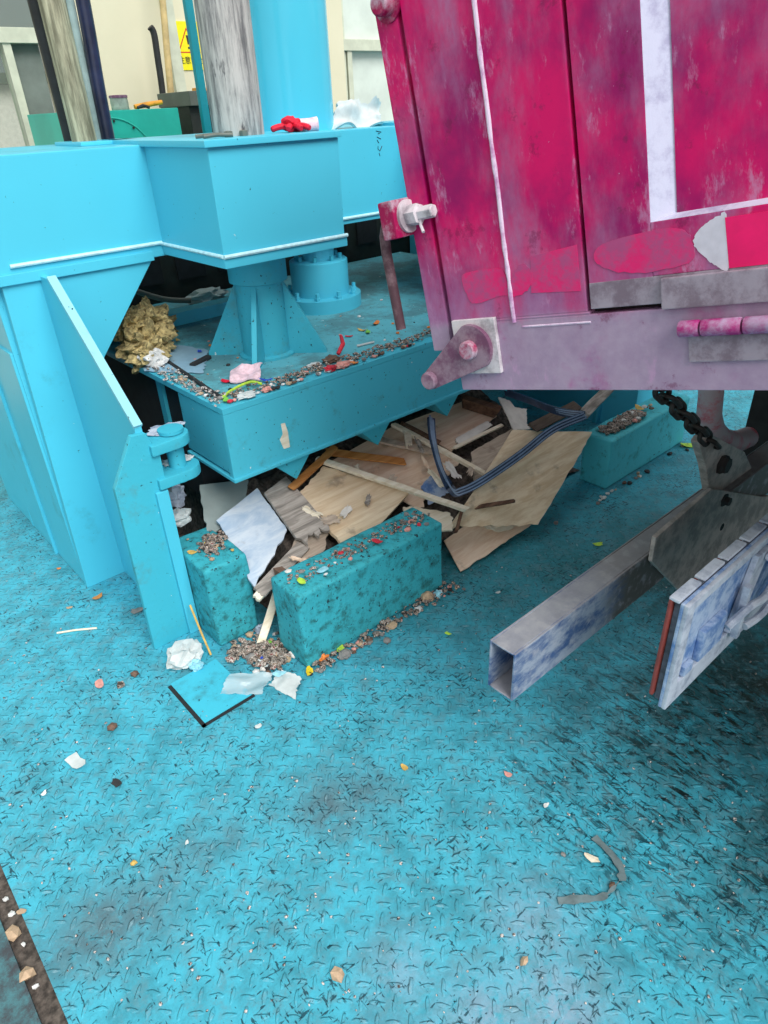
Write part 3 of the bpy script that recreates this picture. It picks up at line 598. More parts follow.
b = MB(); b.box((lx0+.10, .385, lz0+.07), (lx0+.20, .400, lz0+.15)); b.box((lx0+.05, .388, lz0+.06), (lx0+.085, .4, lz0+.085)); b.build('junction_box', 'lampback', lp, bevel=.003)
b = MB(); b.prism([(lx0+.245, .385, lz0+.06), (lx0+.30, .385, lz0+.06), (lx0+.36, .385, lz1-.03), (lx0+.30, .385, lz1-.03)], (0, .014, 0)); b.box((lx0+.25, .37, lz0+.05), (lx0+.268, .386, lz1-.08)); b.build('strap_bracket', 'lampframe', lp, bevel=.003)
wire_paths = [[(lx0+.20, .38, lz0+.11), (lx0+.26, .365, lz0+.14), (lx0+.34, .362, lz0+.13), (lx0+.42, .365, lz0+.19), (lx0+.50, .37, lz0+.25), (lx1, .385, lz0+.24)],
              [(lx0+.28, .37, lz0+.07), (lx0+.36, .36, lz0+.08), (lx0+.46, .362, lz0+.15), (lx0+.52, .37, lz0+.22), (lx1, .385, lz0+.20)],
              [(lx0+.33, .375, lz1-.04), (lx0+.40, .362, lz1-.07), (lx0+.50, .362, lz1-.05), (lx0+.58, .37, lz1-.09), (lx1, .385, lz1-.06)]]
def smooth_path(P_, n=8):
    P_ = [V(p) for p in P_]; out = []
    for i in range(len(P_)-1):
        p0, p1, p2, p3 = P_[max(i-1, 0)], P_[i], P_[i+1], P_[min(i+2, len(P_)-1)]
        for k in range(n):
            t = k/n; out.append(.5*((2*p1)+(p2-p0)*t+(2*p0-5*p1+4*p2-p3)*t*t+(3*p1-p0-3*p2+p3)*t**3))
    return out+[P_[-1]]
for q in wire_paths: MB().ring_tube(smooth_path(q), .009, 8).build('cable', 'lampframe', lp)
# ================================================================== DEBRIS IN THE PIT
def patch(name, mat, c, th=.006, warp=.008, jag=(0, 0, 0, 0), n=14, seed=0, bulge=0.0, rag=.5):
    """bent four-cornered sheet; c = corners in order; jag = raggedness of the edges 0-1, 1-2, 2-3, 3-0"""
    c = [V(p) for p in c]; nrm = (c[1]-c[0]).cross(c[3]-c[0]).normalized()
    if nrm.z < 0: nrm = -nrm
    b = MB(); bm = b.bm; top = {}; bot = {}
    sx, sy = V((seed*1.7, 3.1, 0)), V((5.2, seed*2.3, 1))
    def edge(t, k): return jag[k]*(.5+.5*mnoise.noise(V((t*7+seed*3.1, k*4.7, seed))) + rag*mnoise.noise(V((t*23, k*2.1, seed*1.9))))
    for i in range(n+1):
        for j in range(n+1):
            s_, t_ = i/n, j/n
            t0, t1 = max(0, edge(s_, 0)), 1-max(0, edge(s_, 2)); s0, s1 = max(0, edge(t_, 3)), 1-max(0, edge(t_, 1))
            s2, t2 = s0+(s1-s0)*s_, t0+(t1-t0)*t_
            p = c[0]*(1-s2)*(1-t2)+c[1]*s2*(1-t2)+c[2]*s2*t2+c[3]*(1-s2)*t2
            p = p + nrm*(warp*mnoise.noise(V((s2*2.5, t2*2.5, seed*7.7)))+bulge*4*s2*(1-s2))
            top[i, j] = bm.verts.new(p+nrm*th/2); bot[i, j] = bm.verts.new(p-nrm*th/2)
    for i in range(n):
        for j in range(n):
            bm.faces.new((top[i, j], top[i+1, j], top[i+1, j+1], top[i, j+1])); bm.faces.new((bot[i, j], bot[i, j+1], bot[i+1, j+1], bot[i+1, j]))
    for i in range(n):
        for a_, b_ in (((i, 0), (i+1, 0)), ((i+1, n), (i, n)), ((0, i+1), (0, i)), ((n, i), (n, i+1))):
            bm.faces.new((top[a_], bot[a_], bot[b_], top[b_]))
    return b.build(name, mat)
PZ0, PSL = .10, .50
def pz(y): return PZ0+PSL*(y-1.42)
def pp_(px, py, off=0.0):
    r = ray(px, py); t = (PZ0+off-1.42*PSL-1.5)/(r.z-PSL*r.y); return CAM+r*t
def batten(name, mat, p0, p1, wd, th, label, cat='batten', group=None, jag=True):
    p0, p1 = V(p0), V(p1); d = (p1-p0); L = d.length; d.normalize(); up = V((0, -.45, .9)); up = (up-d*up.dot(d)).normalized(); sdv = d.cross(up)
    b = MB(); b.box((0, -wd/2, -th/2), (L, wd/2, th/2), (d, sdv, up), p0); bm = b.bm
    bmesh.ops.subdivide_edges(bm, edges=[e_ for e_ in bm.edges if abs((e_.verts[0].co-e_.verts[1].co).normalized().dot(d)) > .9], cuts=8)
    for v in bm.verts:
        k = mnoise.noise_vector(v.co*9)*.0025; v.co += k
        e1 = (v.co-p0).dot(d)
        if jag and (e1 < .005 or e1 > L-.005): v.co += d*rnd(-.012, .012)
    return tag(b.build(name, mat, bevel=.0015, seg=1), label, cat, group)
# broken rubble filling the pit under the boards
b = MB(); N1, N2 = 70, 50; vs = {}
for i in range(N1+1):
    for j in range(N2+1):
        x = .90+1.62*i/N1; y = 1.545+1.15*j/N2
        k = min(1, .35+(y-1.545)/.10)*min(1, max(0, (x-.93+max(0, 1.75-y)*.3))/.08)*min(1, max(0, (2.52-x)/.18))
        z = max(.001, (min(pz(y), .40)-.055+.035*mnoise.noise(V((x*11, y*11, 2)))+.02*mnoise.noise(V((x*31, y*31, 5))))*k)
        vs[i, j] = b.bm.verts.new((x, y, z))
for i in range(N1):
    for j in range(N2): b.bm.faces.new((vs[i, j], vs[i+1, j], vs[i+1, j+1], vs[i, j+1]))
tag(b.build('rubble', 'dirt', smooth=20), 'dark loose rubble heaped under the deck below the broken boards', 'rubble', kind='stuff')
def Z(px, py, z): return az(px, py, z)
tag(patch('plywood_sheet', 'ply2', [pp_(330, 462, .0), pp_(398, 424, .0), pp_(462, 462, .0), pp_(424, 512, .0)], .006, .006, (0, .05, .10, 0), seed=3),
    'wide tan plywood sheet under the crossing battens, below the deck teeth', 'plywood')
tag(patch('plywood_sheet', 'ply2', [pp_(404, 423, .012), pp_(462, 402, .012), pp_(500, 415, .012), pp_(452, 452, .012)], .006, .006, (0, .06, .06, 0), seed=4),
    'light tan plywood sheet just right of the deck tooth nearest the truck', 'plywood')
tag(patch('plywood_board', 'ply', [pp_(322, 466, .034), pp_(412, 490, .034), pp_(352, 556, .030), pp_(292, 500, .034)], .014, .005, (.05, 0, .04, .05), seed=5),
    'broad light brown plywood board with a thick cut edge, above the nearest long block', 'plywood')
tag(patch('panel', 'panel', [pp_(216, 522, .0), pp_(258, 488, .02), pp_(289, 530, .02), pp_(254, 592, .004)], .010, .006, (0, .04, .05, .06), seed=6),
    'bluish white panel leaning behind the short upright block', 'panel')
tag(patch('panel', 'grey_panel', [pp_(196, 486, -.03), pp_(250, 480, -.015), pp_(246, 505, -.015), pp_(206, 545, -.03)], .008, .004, (0, .05, .05, .1), seed=16),
    'grey smooth panel below the deck corner, behind the hinge plate', 'panel')
tag(patch('board', 'grey_wood', [pp_(264, 494, .045), pp_(286, 477, .05), pp_(338, 538, .05), pp_(304, 550, .045)], .012, .004, (0, 0, .25, 0), seed=7, n=18),
    'weathered grey board with a splintered end, left of the broad plywood board', 'board')
tag(patch('board', 'ply3', [pp_(296, 536, .006), pp_(332, 530, .006), pp_(322, 578, .0), pp_(276, 590, .0)], .010, .004, (.05, .2, .25, 0), seed=8, n=18),
    'grey brown broken board with torn right edge under the splintered grey board', 'board')
tag(patch('board', 'grey_wood', [pp_(300, 540, .022), pp_(312, 546, .022), pp_(262, 600, .012), pp_(252, 590, .012)], .012, .003, (.1, 0, .1, 0), seed=9),
    'narrow grey plank alongside the bluish white panel', 'board')
tag(patch('board', 'cream_wood', [pp_(276, 572, .012), pp_(282, 577, .012), pp_(258, 603, .006), pp_(252, 597, .006)], .014, .002, (.05, 0, .1, 0), seed=10),
    'cream coloured strip of wood under the narrow grey plank', 'board')
batten('batten', 'orange_wood', pp_(292, 488, .075), pp_(335, 447, .065), .026, .014, 'orange brown batten sticking out from under the front edge of the deck')
batten('batten', 'cream_wood', pp_(318, 459, .062), pp_(468, 510, .066), .022, .016, 'long pale batten crossing the pile below the deck teeth')
batten('batten', 'cream_wood', pp_(392, 424, .05), pp_(486, 474, .05), .020, .016, 'pale batten running up under the deck right of the dark rubber strip')
batten('batten', 'brown_wood', pp_(402, 424, .056), pp_(440, 443, .056), .022, .012, 'dark brown batten beside the upper pale batten')
batten('batten', 'ply3', pp_(372, 438, .03), pp_(432, 452, .03), .030, .012, 'grey brown slat under the battens between the two nearest deck teeth')
batten('batten', 'orange_wood', pp_(326, 452, .03), pp_(404, 462, .03), .036, .008, 'reddish brown slat lying flat under the deck edge')
batten('batten', 'brown_wood', pp_(462, 401, .05), pp_(498, 412, .05), .035, .05, 'thick dark brown offcut under the truck body corner', 'offcut')
batten('batten', 'cream_wood', pp_(454, 448, .03), pp_(502, 425, .03), .016, .01, 'thin cream strip above the grey sheet', 'strip')
tag(patch('foam_strip', 'foam', [pp_(453, 440, .03), pp_(488, 420, .03), pp_(494, 425, .03), pp_(458, 448, .03)], .008, .003, (.1, .1, .1, .1), seed=11), 'white torn foam strip next to the thin cream strip', 'foam')
tag(patch('foam_strip', 'foam', [pp_(497, 397, .07), pp_(509, 400, .07), pp_(531, 430, .05), pp_(514, 432, .05)], .006, .006, (.05, 0, .08, .05), seed=12), 'white flat strip standing up behind the big tan sheet', 'foam')
tag(patch('foam_strip', 'foam', [pp_(512, 407, .06), pp_(527, 409, .06), pp_(527, 424, .05), pp_(518, 424, .05)], .01, .003, (.1, .1, .1, .1), seed=13), 'small white block beside the white flat strip', 'foam')
# grey sheet and the big bent tan sheets on the right
tag(patch('board', 'ply3', [pp_(470, 452, .012), pp_(520, 424, .016), pp_(530, 436, .02), pp_(474, 492, .012)], .006, .004, (.05, .05, .05, .05), seed=14), 'grey brown sheet behind the rubber strip', 'board')
bigc = [Z(445, 536, .115), Z(470, 482, .26), Z(514, 431, .36), Z(593, 432, .27)]
tag(patch('plywood_sheet', 'ply', [Z(447, 530, .13), Z(512, 430, .37), Z(593, 432, .27), Z(536, 528, .06)], .005, .012, (0, 0, .03, .06), seed=15, bulge=.012, n=20),
    'large bent tan sheet with its pointed corner lifted near the far block', 'plywood')
tag(patch('plywood_sheet', 'ply2', [Z(444, 541, .055), Z(500, 500, .10), Z(534, 524, .035), Z(461, 573, .003)], .005, .006, (0, .06, .05, 0), seed=17, n=18),
    'torn tan sheet resting on the floor at the end of the nearest long block', 'plywood')
tag(patch('board', 'cream_wood', [Z(470, 524, .10), Z(520, 508, .10), Z(540, 516, .06), Z(500, 534, .06)], .005, .004, (.05, .15, .15, .1), seed=18), 'cream torn layer between the two bent tan sheets', 'board')
tag(patch('board', 'brown_wood', [Z(470, 506, .175), Z(516, 499, .19), Z(517, 502, .19), Z(472, 510, .17)], .006, .002, (.1, .1, .1, .1), seed=19), 'dark thin lath lying across the large bent tan sheet', 'lath')
tag(patch('plastic_sheet', 'lampback', [pp_(420, 486, .012), pp_(432, 472, .012), pp_(452, 492, .012), pp_(428, 506, .012)], .004, .006, (.1, .1, .1, .1), seed=20), 'blue plastic sheet scrap beside the dark rubber strip', 'plastic')
tag(patch('plastic_sheet', 'strip', [pp_(372, 532, .012), pp_(402, 510, .012), pp_(412, 522, .012), pp_(382, 545, .012)], .004, .012, (.2, .2, .2, .2), seed=21), 'dark blue crumpled film below the broad plywood board', 'plastic')
tag(patch('plaster_sheet', 'foam', [pp_(352, 548, .03), pp_(392, 524, .03), pp_(440, 522, .02), pp_(372, 560, .02)], .010, .014, (.1, .1, .1, .1), seed=22), 'pale grey plaster sheet behind the nearest long block', 'plaster')
tag(patch('board', 'cream_wood', [pp_(400, 505, .02), pp_(452, 512, .02), pp_(456, 532, .02), pp_(405, 530, .02)], .008, .006, (.1, .1, .1, .1), seed=23), 'dusty cream board behind the right end of the nearest long block', 'board')
batten('batten', 'ply2', pp_(298, 584, .05), pp_(340, 552, .05), .018, .018, 'pinkish batten leaning on the left end of the nearest long block')
batten('pipe_stub', 'brown', pp_(276, 569, .045), pp_(298, 586, .045), .026, .026, 'short brown stub of wood between the two near blocks', 'offcut')
batten('batten', 'cream_wood', Z(261, 643, .012), Z(277, 592, .13), .026, .014, 'pale splintered stick leaning in the gap between the two near blocks')
batten('batten', 'brown_wood', pp_(456, 532, .04), pp_(463, 508, .05), .012, .01, 'short reddish stick upright at the end of the pile', 'stick')
batten('board', 'dark_wood', Z(532, 428, .36), Z(578, 405, .36), .05, .012, 'dark wooden slat behind the bent rubber strip', 'slat')
batten('board', 'grey_wood', Z(585, 413, .36), Z(612, 385, .42), .045, .02, 'grey wooden stub rising behind the bent rubber strip', 'slat')
for i, q in enumerate(((312, 512), (330, 520), (346, 512), (368, 500), (392, 480), (358, 470), (425, 462), (436, 478), (452, 470), (300, 560), (316, 566), (472, 468), (408, 438), (420, 446))):
    c0_ = pp_(*q, .055); r1, r2 = rnd(.03, .055), rnd(.010, .022); a = rnd(0, 3.1); dx = V((math.cos(a), math.sin(a), .5*math.sin(a)))*r1; dy = V((-math.sin(a), math.cos(a), .5*math.cos(a)))*r2
    tag(patch('wood_splinter', random.choice(['cream_wood', 'grey_wood', 'ply2', 'foam', 'ply3']), [c0_-dx-dy, c0_+dx-dy, c0_+dx+dy, c0_-dx+dy], .004, .006, (.3, .3, .3, .3), n=8, seed=30+i),
        'small torn wood flake lying on the broken boards under the deck edge', 'splinter', 'torn flakes on the broken boards')
# rubber strips
st_pts = smooth_path([Z(431, 418, .43), Z(433, 440, .37), Z(441, 470, .30), Z(453, 491, .235), Z(462, 491, .235), Z(482, 481, .26), Z(520, 455, .32), Z(552, 430, .37), Z(584, 416, .41)], 8)
def rubber(path, label):
    t = thing('rubber_strip', label, 'rubber strip', path[0]); t.location.z = min(p.z for p in path)
    MB().strip(path, .032, .008, (-.1, .68, .72)).build('strip', 'strip', t)
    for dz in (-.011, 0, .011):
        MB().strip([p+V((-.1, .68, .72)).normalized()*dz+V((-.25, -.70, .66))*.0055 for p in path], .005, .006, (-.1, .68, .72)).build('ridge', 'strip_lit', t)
rubber(st_pts, 'dark ribbed rubber strip looping down from the deck edge and across the tan sheet')
rubber(smooth_path([Z(585, 415, .40), Z(566, 413, .40), Z(548, 408, .40), Z(528, 400, .40), Z(505, 392, .40)], 6), 'second ribbed rubber strip running back under the truck body')
# ================================================================== BEHIND THE PRESS
pole = thing('weathered_pole', 'weathered brown grey pole standing on the left part of the crosshead', 'pole', (.985, 2.62, ZT))
MB().lathe((.985, 2.62, ZT), (0, 0, 1), [(.040, .012), (.0405, .4), (.041, 1.6)], 28).build('shaft', 'old_pole', pole)
MB().box((.925, 2.50, ZT), (1.12, 2.74, ZT+.012)).build('base_plate', 'cyan', pole, bevel=.003)
def hose(label, mat, pts, r): return tag(MB().ring_tube(smooth_path(pts, 8), r, 14).build('hydraulic_hose', mat), label, 'hose')
hose('dark blue black hose beside the weathered pole, on its right', 'hose', [(1.083, 2.66, ZT), (1.088, 2.66, 1.60), (1.100, 2.66, 1.85), (1.115, 2.66, 2.5)], .023)
hose('pale grey hose between the weathered pole and the dark hose', 'hose_pale', [(1.052, 2.68, ZT), (1.054, 2.68, 1.55), (1.062, 2.69, 1.80), (1.075, 2.69, 2.5)], .020)
hose('black hose behind the weathered pole, on its left', 'blackrub', [(1.005, 2.80, ZT), (1.003, 2.80, 1.60), (.998, 2.80, 1.85), (.995, 2.80, 2.5)], .024)
cb = thing('cabinet', 'teal metal cabinet behind the crosshead with a tin jar on top', 'cabinet', (1.55, 3.8, 0))
MB().box((1.27, 3.6, 0), (1.85, 4.05, 1.53)).build('body', 'teal', cb, bevel=.004)
pa_ = [V((1.49+.20*math.sin(a)*1.0, 3.598, 1.30+.20*math.cos(a))) for a in [-.5+i*.12 for i in range(18)]]
MB().ring_tube(pa_, .0035, 8).build('arc_bead', 'teal', cb)
b = MB()
for i in range(1, 17, 4): b.lathe(pa_[i]+V((0, -.003, -.012)), (0, -1, 0), [(.006, 0), (.005, .004)], 8)
b.build('rivets', 'ink', cb)
jr = thing('jar', 'small dusty tin jar standing on the teal cabinet', 'jar', (1.60, 3.70, 1.53))
MB().lathe((1.60, 3.70, 1.53), (0, 0, 1), [(.040, 0), (.042, .004), (.040, .015), (.042, .03), (.040, .05)], 28).build('body', 'tin', jr)
MB().lathe((1.60, 3.70, 1.58), (0, 0, 1), [(.043, 0), (.043, .010), (.038, .012)], 28).build('lid', 'mag_grey', jr)
ht = thing('hand_tool', 'tool with an orange handle lying on the teal cabinet beside the jar', 'tool', (1.70, 3.66, 1.53))
MB().ring_tube([(1.655, 3.66, 1.54), (1.72, 3.66, 1.548), (1.80, 3.66, 1.556)], [.011, .012, .010], 12).build('handle', 'orange', ht)
MB().ring_tube([(1.66, 3.64, 1.536), (1.69, 3.64, 1.545), (1.72, 3.64, 1.535)], .007, 10).build('grip', 'blackrub', ht)
mb_ = thing('metal_box', 'dark metal box with a grey lid beside the teal cabinet', 'box', (2.03, 3.85, 0))
MB().box((1.965, 3.7, 0), (2.10, 4.0, 1.50)).build('body', 'darkbox', mb_, bevel=.004)
MB().box((1.955, 3.66, 1.535), (2.11, 4.02, 1.60)).build('lid', 'greybox', mb_, bevel=.004)
MB().box((1.965, 3.7, 1.50), (2.10, 4.0, 1.536)).build('collar', 'darkbox', mb_)
tp0, tp1 = ay(160, -30, 4.42), ay(171, 96, 4.42)
tag(MB().ring_tube([tp1+(tp1-tp0).normalized()*1.55, tp1, tp0, tp0+(tp0-tp1)*1.2], [.020, .020, .018, .017], 12).build('bamboo_pole', 'bamboo'), 'thin bamboo pole leaning upright against the cream wall', 'pole')
bk = smooth_path([ay(150, 27, 4.3), ay(154, 34, 4.3), ay(158, 60, 4.3), ay(163, 96, 4.3), ay(175, 200, 4.3), V((2.10, 4.25, 0.0))], 8)
tag(MB().ring_tube(bk, .018, 12).build('rubber_rod', 'blackrub'), 'black rubber rod with a bent tip beside the bamboo pole', 'rod')
tag(MB().box((1.925, 3.50, 0), (1.966, 3.53, 3.2)).build('steel_post', 'teal_pole', bevel=.006), 'slim teal steel post in front of the yellow sign', 'post')
tag(MB().box((2.13, 3.9, 0), (2.20, 3.95, 1.62)).build('orange_board', 'orange', bevel=.004), 'narrow orange board showing beside the steel rod', 'board')
# warning sign on the wall
sg = thing('warning_sign', 'yellow warning sign with a red triangle on the cream wall', 'sign', (2.50, 4.598, 1.73))
MB().box((2.405, 4.594, 1.735), (2.60, 4.599, 1.985)).build('board', 'yellow', sg, bevel=.001)
t3 = [V((2.425, 4.593, 1.825)), V((2.580, 4.593, 1.825)), V((2.5025, 4.593, 1.955))]; cc = sum(t3, V((0, 0, 0)))/3
b = MB()
for i in range(3):
    p, q = t3[i], t3[(i+1) % 3]; b.prism([p, q, cc+(q-cc)*.86, cc+(p-cc)*.86], (0, .001, 0))
b.build('triangle', 'signred', sg)
b = MB(); b.prism([(2.494, 4.593, 1.915), (2.511, 4.593, 1.915), (2.506, 4.593, 1.868), (2.499, 4.593, 1.868)], (0, .001, 0)); b.box((2.497, 4.593, 1.845), (2.508, 4.594, 1.856)); b.build('exclamation_mark', 'ink', sg)
fc = bpy.data.curves.new('lettering', 'FONT'); fc.body = '\u6ce8\u610f\u5b89\u5168'; fc.size = .042; fc.align_x = 'CENTER'
fo = bpy.data.objects.new('tmp', fc); COL.objects.link(fo); bpy.context.view_layer.update()
me = bpy.data.meshes.new_from_object(fo.evaluated_get(bpy.context.evaluated_depsgraph_get())); bpy.data.objects.remove(fo)
me.materials.clear(); me.materials.append(M['ink'])
lt = bpy.data.objects.new('lettering', me); COL.objects.link(lt); lt.parent = sg; lt.location = (.002, -.006, .042); lt.rotation_euler = (math.pi/2, 0, 0)
# trees outside the left window
for i, (x, z, r) in enumerate(((1.0, 2.9, .7), (3.2, 2.7, .6))):
    t = thing('tree', ('bushy tree outside the left window, seen through its left panes' if i == 0 else 'bushy tree outside the left window, further right'), 'tree', (x, 7.2, 0))
    MB().lump((x, 7.2, z+.3), (r, r, r), i+2, .4, 2.2, 4).build('crown', 'foliage', t); MB().cyl((x, 7.2, 0), (x, 7.2, z), .08, 12).build('trunk', 'brown', t)
pu = thing('dark_backdrop', 'black machine housing added to darken the opening below the crosshead, behind the deck', 'filler', (1.9, 3.35, 0))  # invented black box, added to keep the opening behind the deck dark
MB().box((.75, 3.30, 0), (4.4, 3.49, 1.22)).build('backdrop', 'darkbox', pu, bevel=.006)
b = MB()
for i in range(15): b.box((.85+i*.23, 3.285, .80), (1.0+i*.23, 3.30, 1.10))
b.build('backdrop_slots', 'gap', pu)
tag(MB().ring_tube(smooth_path([(1.02, 3.0, 1.0), (1.12, 3.02, .90), (1.30, 3.0, .80), (1.42, 2.95, .775)], 6), .012, 10).build('hydraulic_hose', 'greybox'), 'grey hose sagging in the shadow under the crosshead', 'hose')
ob = thing('building', 'made-up pale building outside, brightening the view through the left window', 'building', (1.5, 9.5, 0))  # invented pale block, added to make the left pane bright
MB().box((-1, 9, 0), (4.4, 10, 1.85)).build('wall', 'foam', ob); MB().box((-1.1, 8.9, 1.85), (4.5, 10.1, 1.95)).build('roof_edge', 'greybox', ob)
# things lying on the crosshead
HT = ZT+.012
def crumple(name, mat, c, r, label, cat, seed, group=None, amp=.55, fr=2.2, sub=3):
    c = V(c); return tag(MB().lump((c.x, c.y, c.z+r[2]*.8), r, seed, amp, fr, sub).build(name, mat, smooth=25), label, cat, group)
gl = thing('rubber_glove', 'crumpled red rubber glove lying on the crosshead between rod and cylinder', 'glove', (1.44, 2.02, HT))
q0 = V((1.435, 2.05, HT))
MB().lump(q0+V((0, 0, .020)), (.034, .03, .022), 5, .4, 2.2, 3).build('palm', 'crimson', gl)
for i, (dx, dy, L) in enumerate(((-.030, -.03, .05), (-.008, -.045, .055), (.014, -.045, .05), (.035, -.03, .045), (-.045, .01, .03))):
    MB().ring_tube(smooth_path([q0+V((dx*.4, dy*.4, .018)), q0+V((dx, dy, .016)), q0+V((dx*1.5, dy*1.5, .010))], 4), [.009]*8+[.007], 8).build('finger', 'crimson', gl)
MB().lathe(q0+V((.02, -.02, .016)), (.85, -.4, .05), [(.020, 0), (.019, .03), (.021, .055)], 14).build('cuff', 'pink', gl)
pr = thing('pliers', 'small grey pliers on the crosshead at the foot of the scratched rod', 'pliers', (1.10, 2.0, HT))
for sgn in (1, -1): MB().ring_tube(smooth_path([(1.09, 2.02+.022*sgn, HT+.006), (1.12, 2.005+.010*sgn, HT+.008), (1.145, 1.995, HT+.008), (1.175, 1.985-.008*sgn, HT+.006)], 5), .0055, 8).build('jaw_handle', 'greybox', pr)
for i, (px, py) in enumerate(((228, 131), (243, 128))):
    c_ = ay(px, py, 2.02+.0*i); tag(MB().lathe((c_.x, c_.y, HT), (0, 0, 1), [(.012, 0), (.013, .004), (.013, .014), (.007, .016)], 6).build('hexagon_nut', 'greybox'), ('hexagon nut on the crosshead nearer the pliers', 'hexagon nut on the crosshead next to the red glove')[i], 'nut')
bagc = [ay(331, 131, 2.40), ay(384, 131, 2.40), ay(382, 105, 2.48), ay(336, 112, 2.48)]
for k in range(2): bagc[k].z = ZT+.004
for k in (2, 3): bagc[k].z = ZT+.09
bg = patch('plastic_bag', 'cyanp' if False else 'paper', bagc, .012, .05, (0, .05, .18, .05), seed=41, n=22)
tag(bg, 'crumpled white plastic bag on the right part of the crosshead', 'bag')
# handwriting strokes on the right part of the crosshead (pen marks)
def stroke(pts): return MB().ring_tube([ay(x, y, YF-.0005) for x, y in pts], .0012, 6)
b = MB()
for pts in ([(376, 131), (381, 132), (378, 134)], [(377, 137), (381, 139)], [(377, 140), (379, 143), (378, 142)], [(378, 146), (378, 149), (380, 151), (382, 146)], [(379, 153), (380, 156)]): b.ring_tube([ay(x, y, YF-.0005) for x, y in pts], .0014, 6)
lbl(b.build('pen_marks', 'hose', cross), 'dark handwritten pen marks')
# ================================================================== LITTER ON THE DECK
DZ = .7475
def DK(px, py, z=DZ):
    p = Z(px, py, z); p.y = max(p.y, 1.775); return p
def pebble(name, mat, c, r, label, cat, group, seed):
    c = V(c); return tag(MB().lump((c.x, c.y, c.z+r*.45), (r*rnd(.8, 1.3), r*rnd(.7, 1.2), r*.6), seed, .4, 1.8, 1).build(name, mat, smooth=20), label, cat, group)
def scrap(name, mat, c, r, label, cat, group, seed, asp=.6, bend=.25, ang=None):
    c = V(c); a = rnd(0, 6.28) if ang is None else ang; ca, sa = math.cos(a), math.sin(a); n = 11; b = MB(); th = .0012; P_ = []
    ph = [rnd(.65, 1.15) for _ in range(n)]
    for i in range(n):
        t = 2*math.pi*i/n; u, v = r*math.cos(t)*ph[i], r*asp*math.sin(t)*ph[i]
        P_.append(V((c.x+u*ca-v*sa, c.y+u*sa+v*ca, c.z+.0012+abs(bend*r*(u/r)**2)+rnd(0, .08)*r)))
    cv = V((c.x, c.y, c.z+.0015+.1*r)); bm = b.bm
    T_ = [bm.verts.new(p+V((0, 0, th))) for p in P_]; B_ = [bm.verts.new(p) for p in P_]; tc, bc_ = bm.verts.new(cv+V((0, 0, th))), bm.verts.new(cv)
    for i in range(n):
        j = (i+1) % n; bm.faces.new((tc, T_[i], T_[j])); bm.faces.new((bc_, B_[j], B_[i])); bm.faces.new((T_[i], B_[i], B_[j], T_[j]))
    return tag(b.build(name, mat, smooth=30), label, cat, group)
wl_ = thing('wool_clump', 'shaggy yellow clump of insulation wool behind the left leg', 'insulation', (.98, 2.42, DZ))
for i, (x, y, r, z) in enumerate(((.95, 2.40, .085, .05), (1.02, 2.56, .085, .05), (1.10, 2.62, .06, .035), (.93, 2.33, .06, .02), (1.0, 2.46, .07, .10), (.93, 2.46, .07, .11))):
    MB().lump((x, y, DZ+z), (r, r, r*.85), 50+i, .7, 2.6, 4).build('tuft', 'wool', wl_, smooth=20)
crumple('plastic_bag', 'pale', (.925, 2.29, DZ), (.045, .04, .03), 'small grey crumpled plastic bag in front of the yellow wool', 'bag', 61)
tag(patch('paper_sheet', 'pale_sheet', [Z(140, 372, DZ+.004), Z(206, 374, DZ+.004), Z(212, 350, DZ+.004), Z(150, 337, DZ+.004)], .002, .002, (.05, .1, .15, .1), seed=42), 'pale blue flat sheet on the deck beside the yellow wool', 'sheet')
b = MB(); q = Z(201, 363, DZ); b.box((-.05, -.012, 0), (.05, .012, .014), (V((.9, .43, 0)), V((-.43, .9, 0)), V((0, 0, 1))), q); tag(b.build('rubber_scrap', 'dark', bevel=.004), 'dark rubber offcut on the pale sheet by the pedestal', 'scrap')
wr_ = patch('wrapper', 'pink', [Z(228, 383, DZ+.01), Z(262, 379, DZ+.012), Z(263, 364, DZ+.03), Z(230, 368, DZ+.02)], .004, .02, (.1, .1, .1, .1), seed=43); tag(wr_, 'pinkish white plastic wrapper in front of the pedestal', 'wrapper')
scrap('wrapper', 'crimson', DK(227, 382, DZ+.002), .024, 'crimson wrapper scrap at the left end of the pinkish wrapper', 'wrapper', None, 44)
scrap('wrapper', 'blue', DK(266, 381, DZ+.006), .022, 'bright blue wrapper scrap at the right end of the pinkish wrapper', 'wrapper', None, 45, asp=.45)
scrap('wrapper', 'blue', DK(200, 352, DZ+.006), .014, 'small blue bit at the left fin of the pedestal', 'wrapper', None, 46)
tag(MB().ring_tube(smooth_path([Z(222, 398, DZ+.006), Z(232, 390, DZ+.012), Z(250, 382, DZ+.016), Z(262, 384, DZ+.008)], 6), .0045, 8).build('onion_stalk', 'lime'), 'bent green vegetable stalk in front of the pinkish wrapper', 'vegetable')
scrap('leaf', 'green', DK(226, 401, DZ+.002), .018, 'green leaf scrap at the lower end of the stalk near the deck corner', 'leaf', None, 47)
crumple('tissue', 'paper', DK(250, 399, DZ), (.030, .018, .010), 'white crumpled tissue at the front edge of the deck below the stalk', 'tissue', 62)
crumple('tissue', 'salmon', DK(275, 395, DZ), (.018, .012, .007), 'pale orange peel beside the white tissue on the deck edge', 'peel', 63)
crumple('tissue', 'paper', DK(314, 367, DZ), (.026, .014, .008), 'white crumpled tissue left of the reddish litter on the deck edge', 'tissue', 64)
crumple('food_waste', 'red', DK(340, 374, DZ), (.022, .016, .010), 'red crumpled food waste on the deck edge', 'food waste', 65)
crumple('food_waste', 'salmon', DK(352, 370, DZ), (.030, .018, .010), 'pinkish food waste beside the red one on the deck edge', 'food waste', 66)
crumple('food_waste', 'brown', DK(331, 362, DZ), (.030, .020, .012), 'brown curled peel behind the red food waste', 'peel', 67)
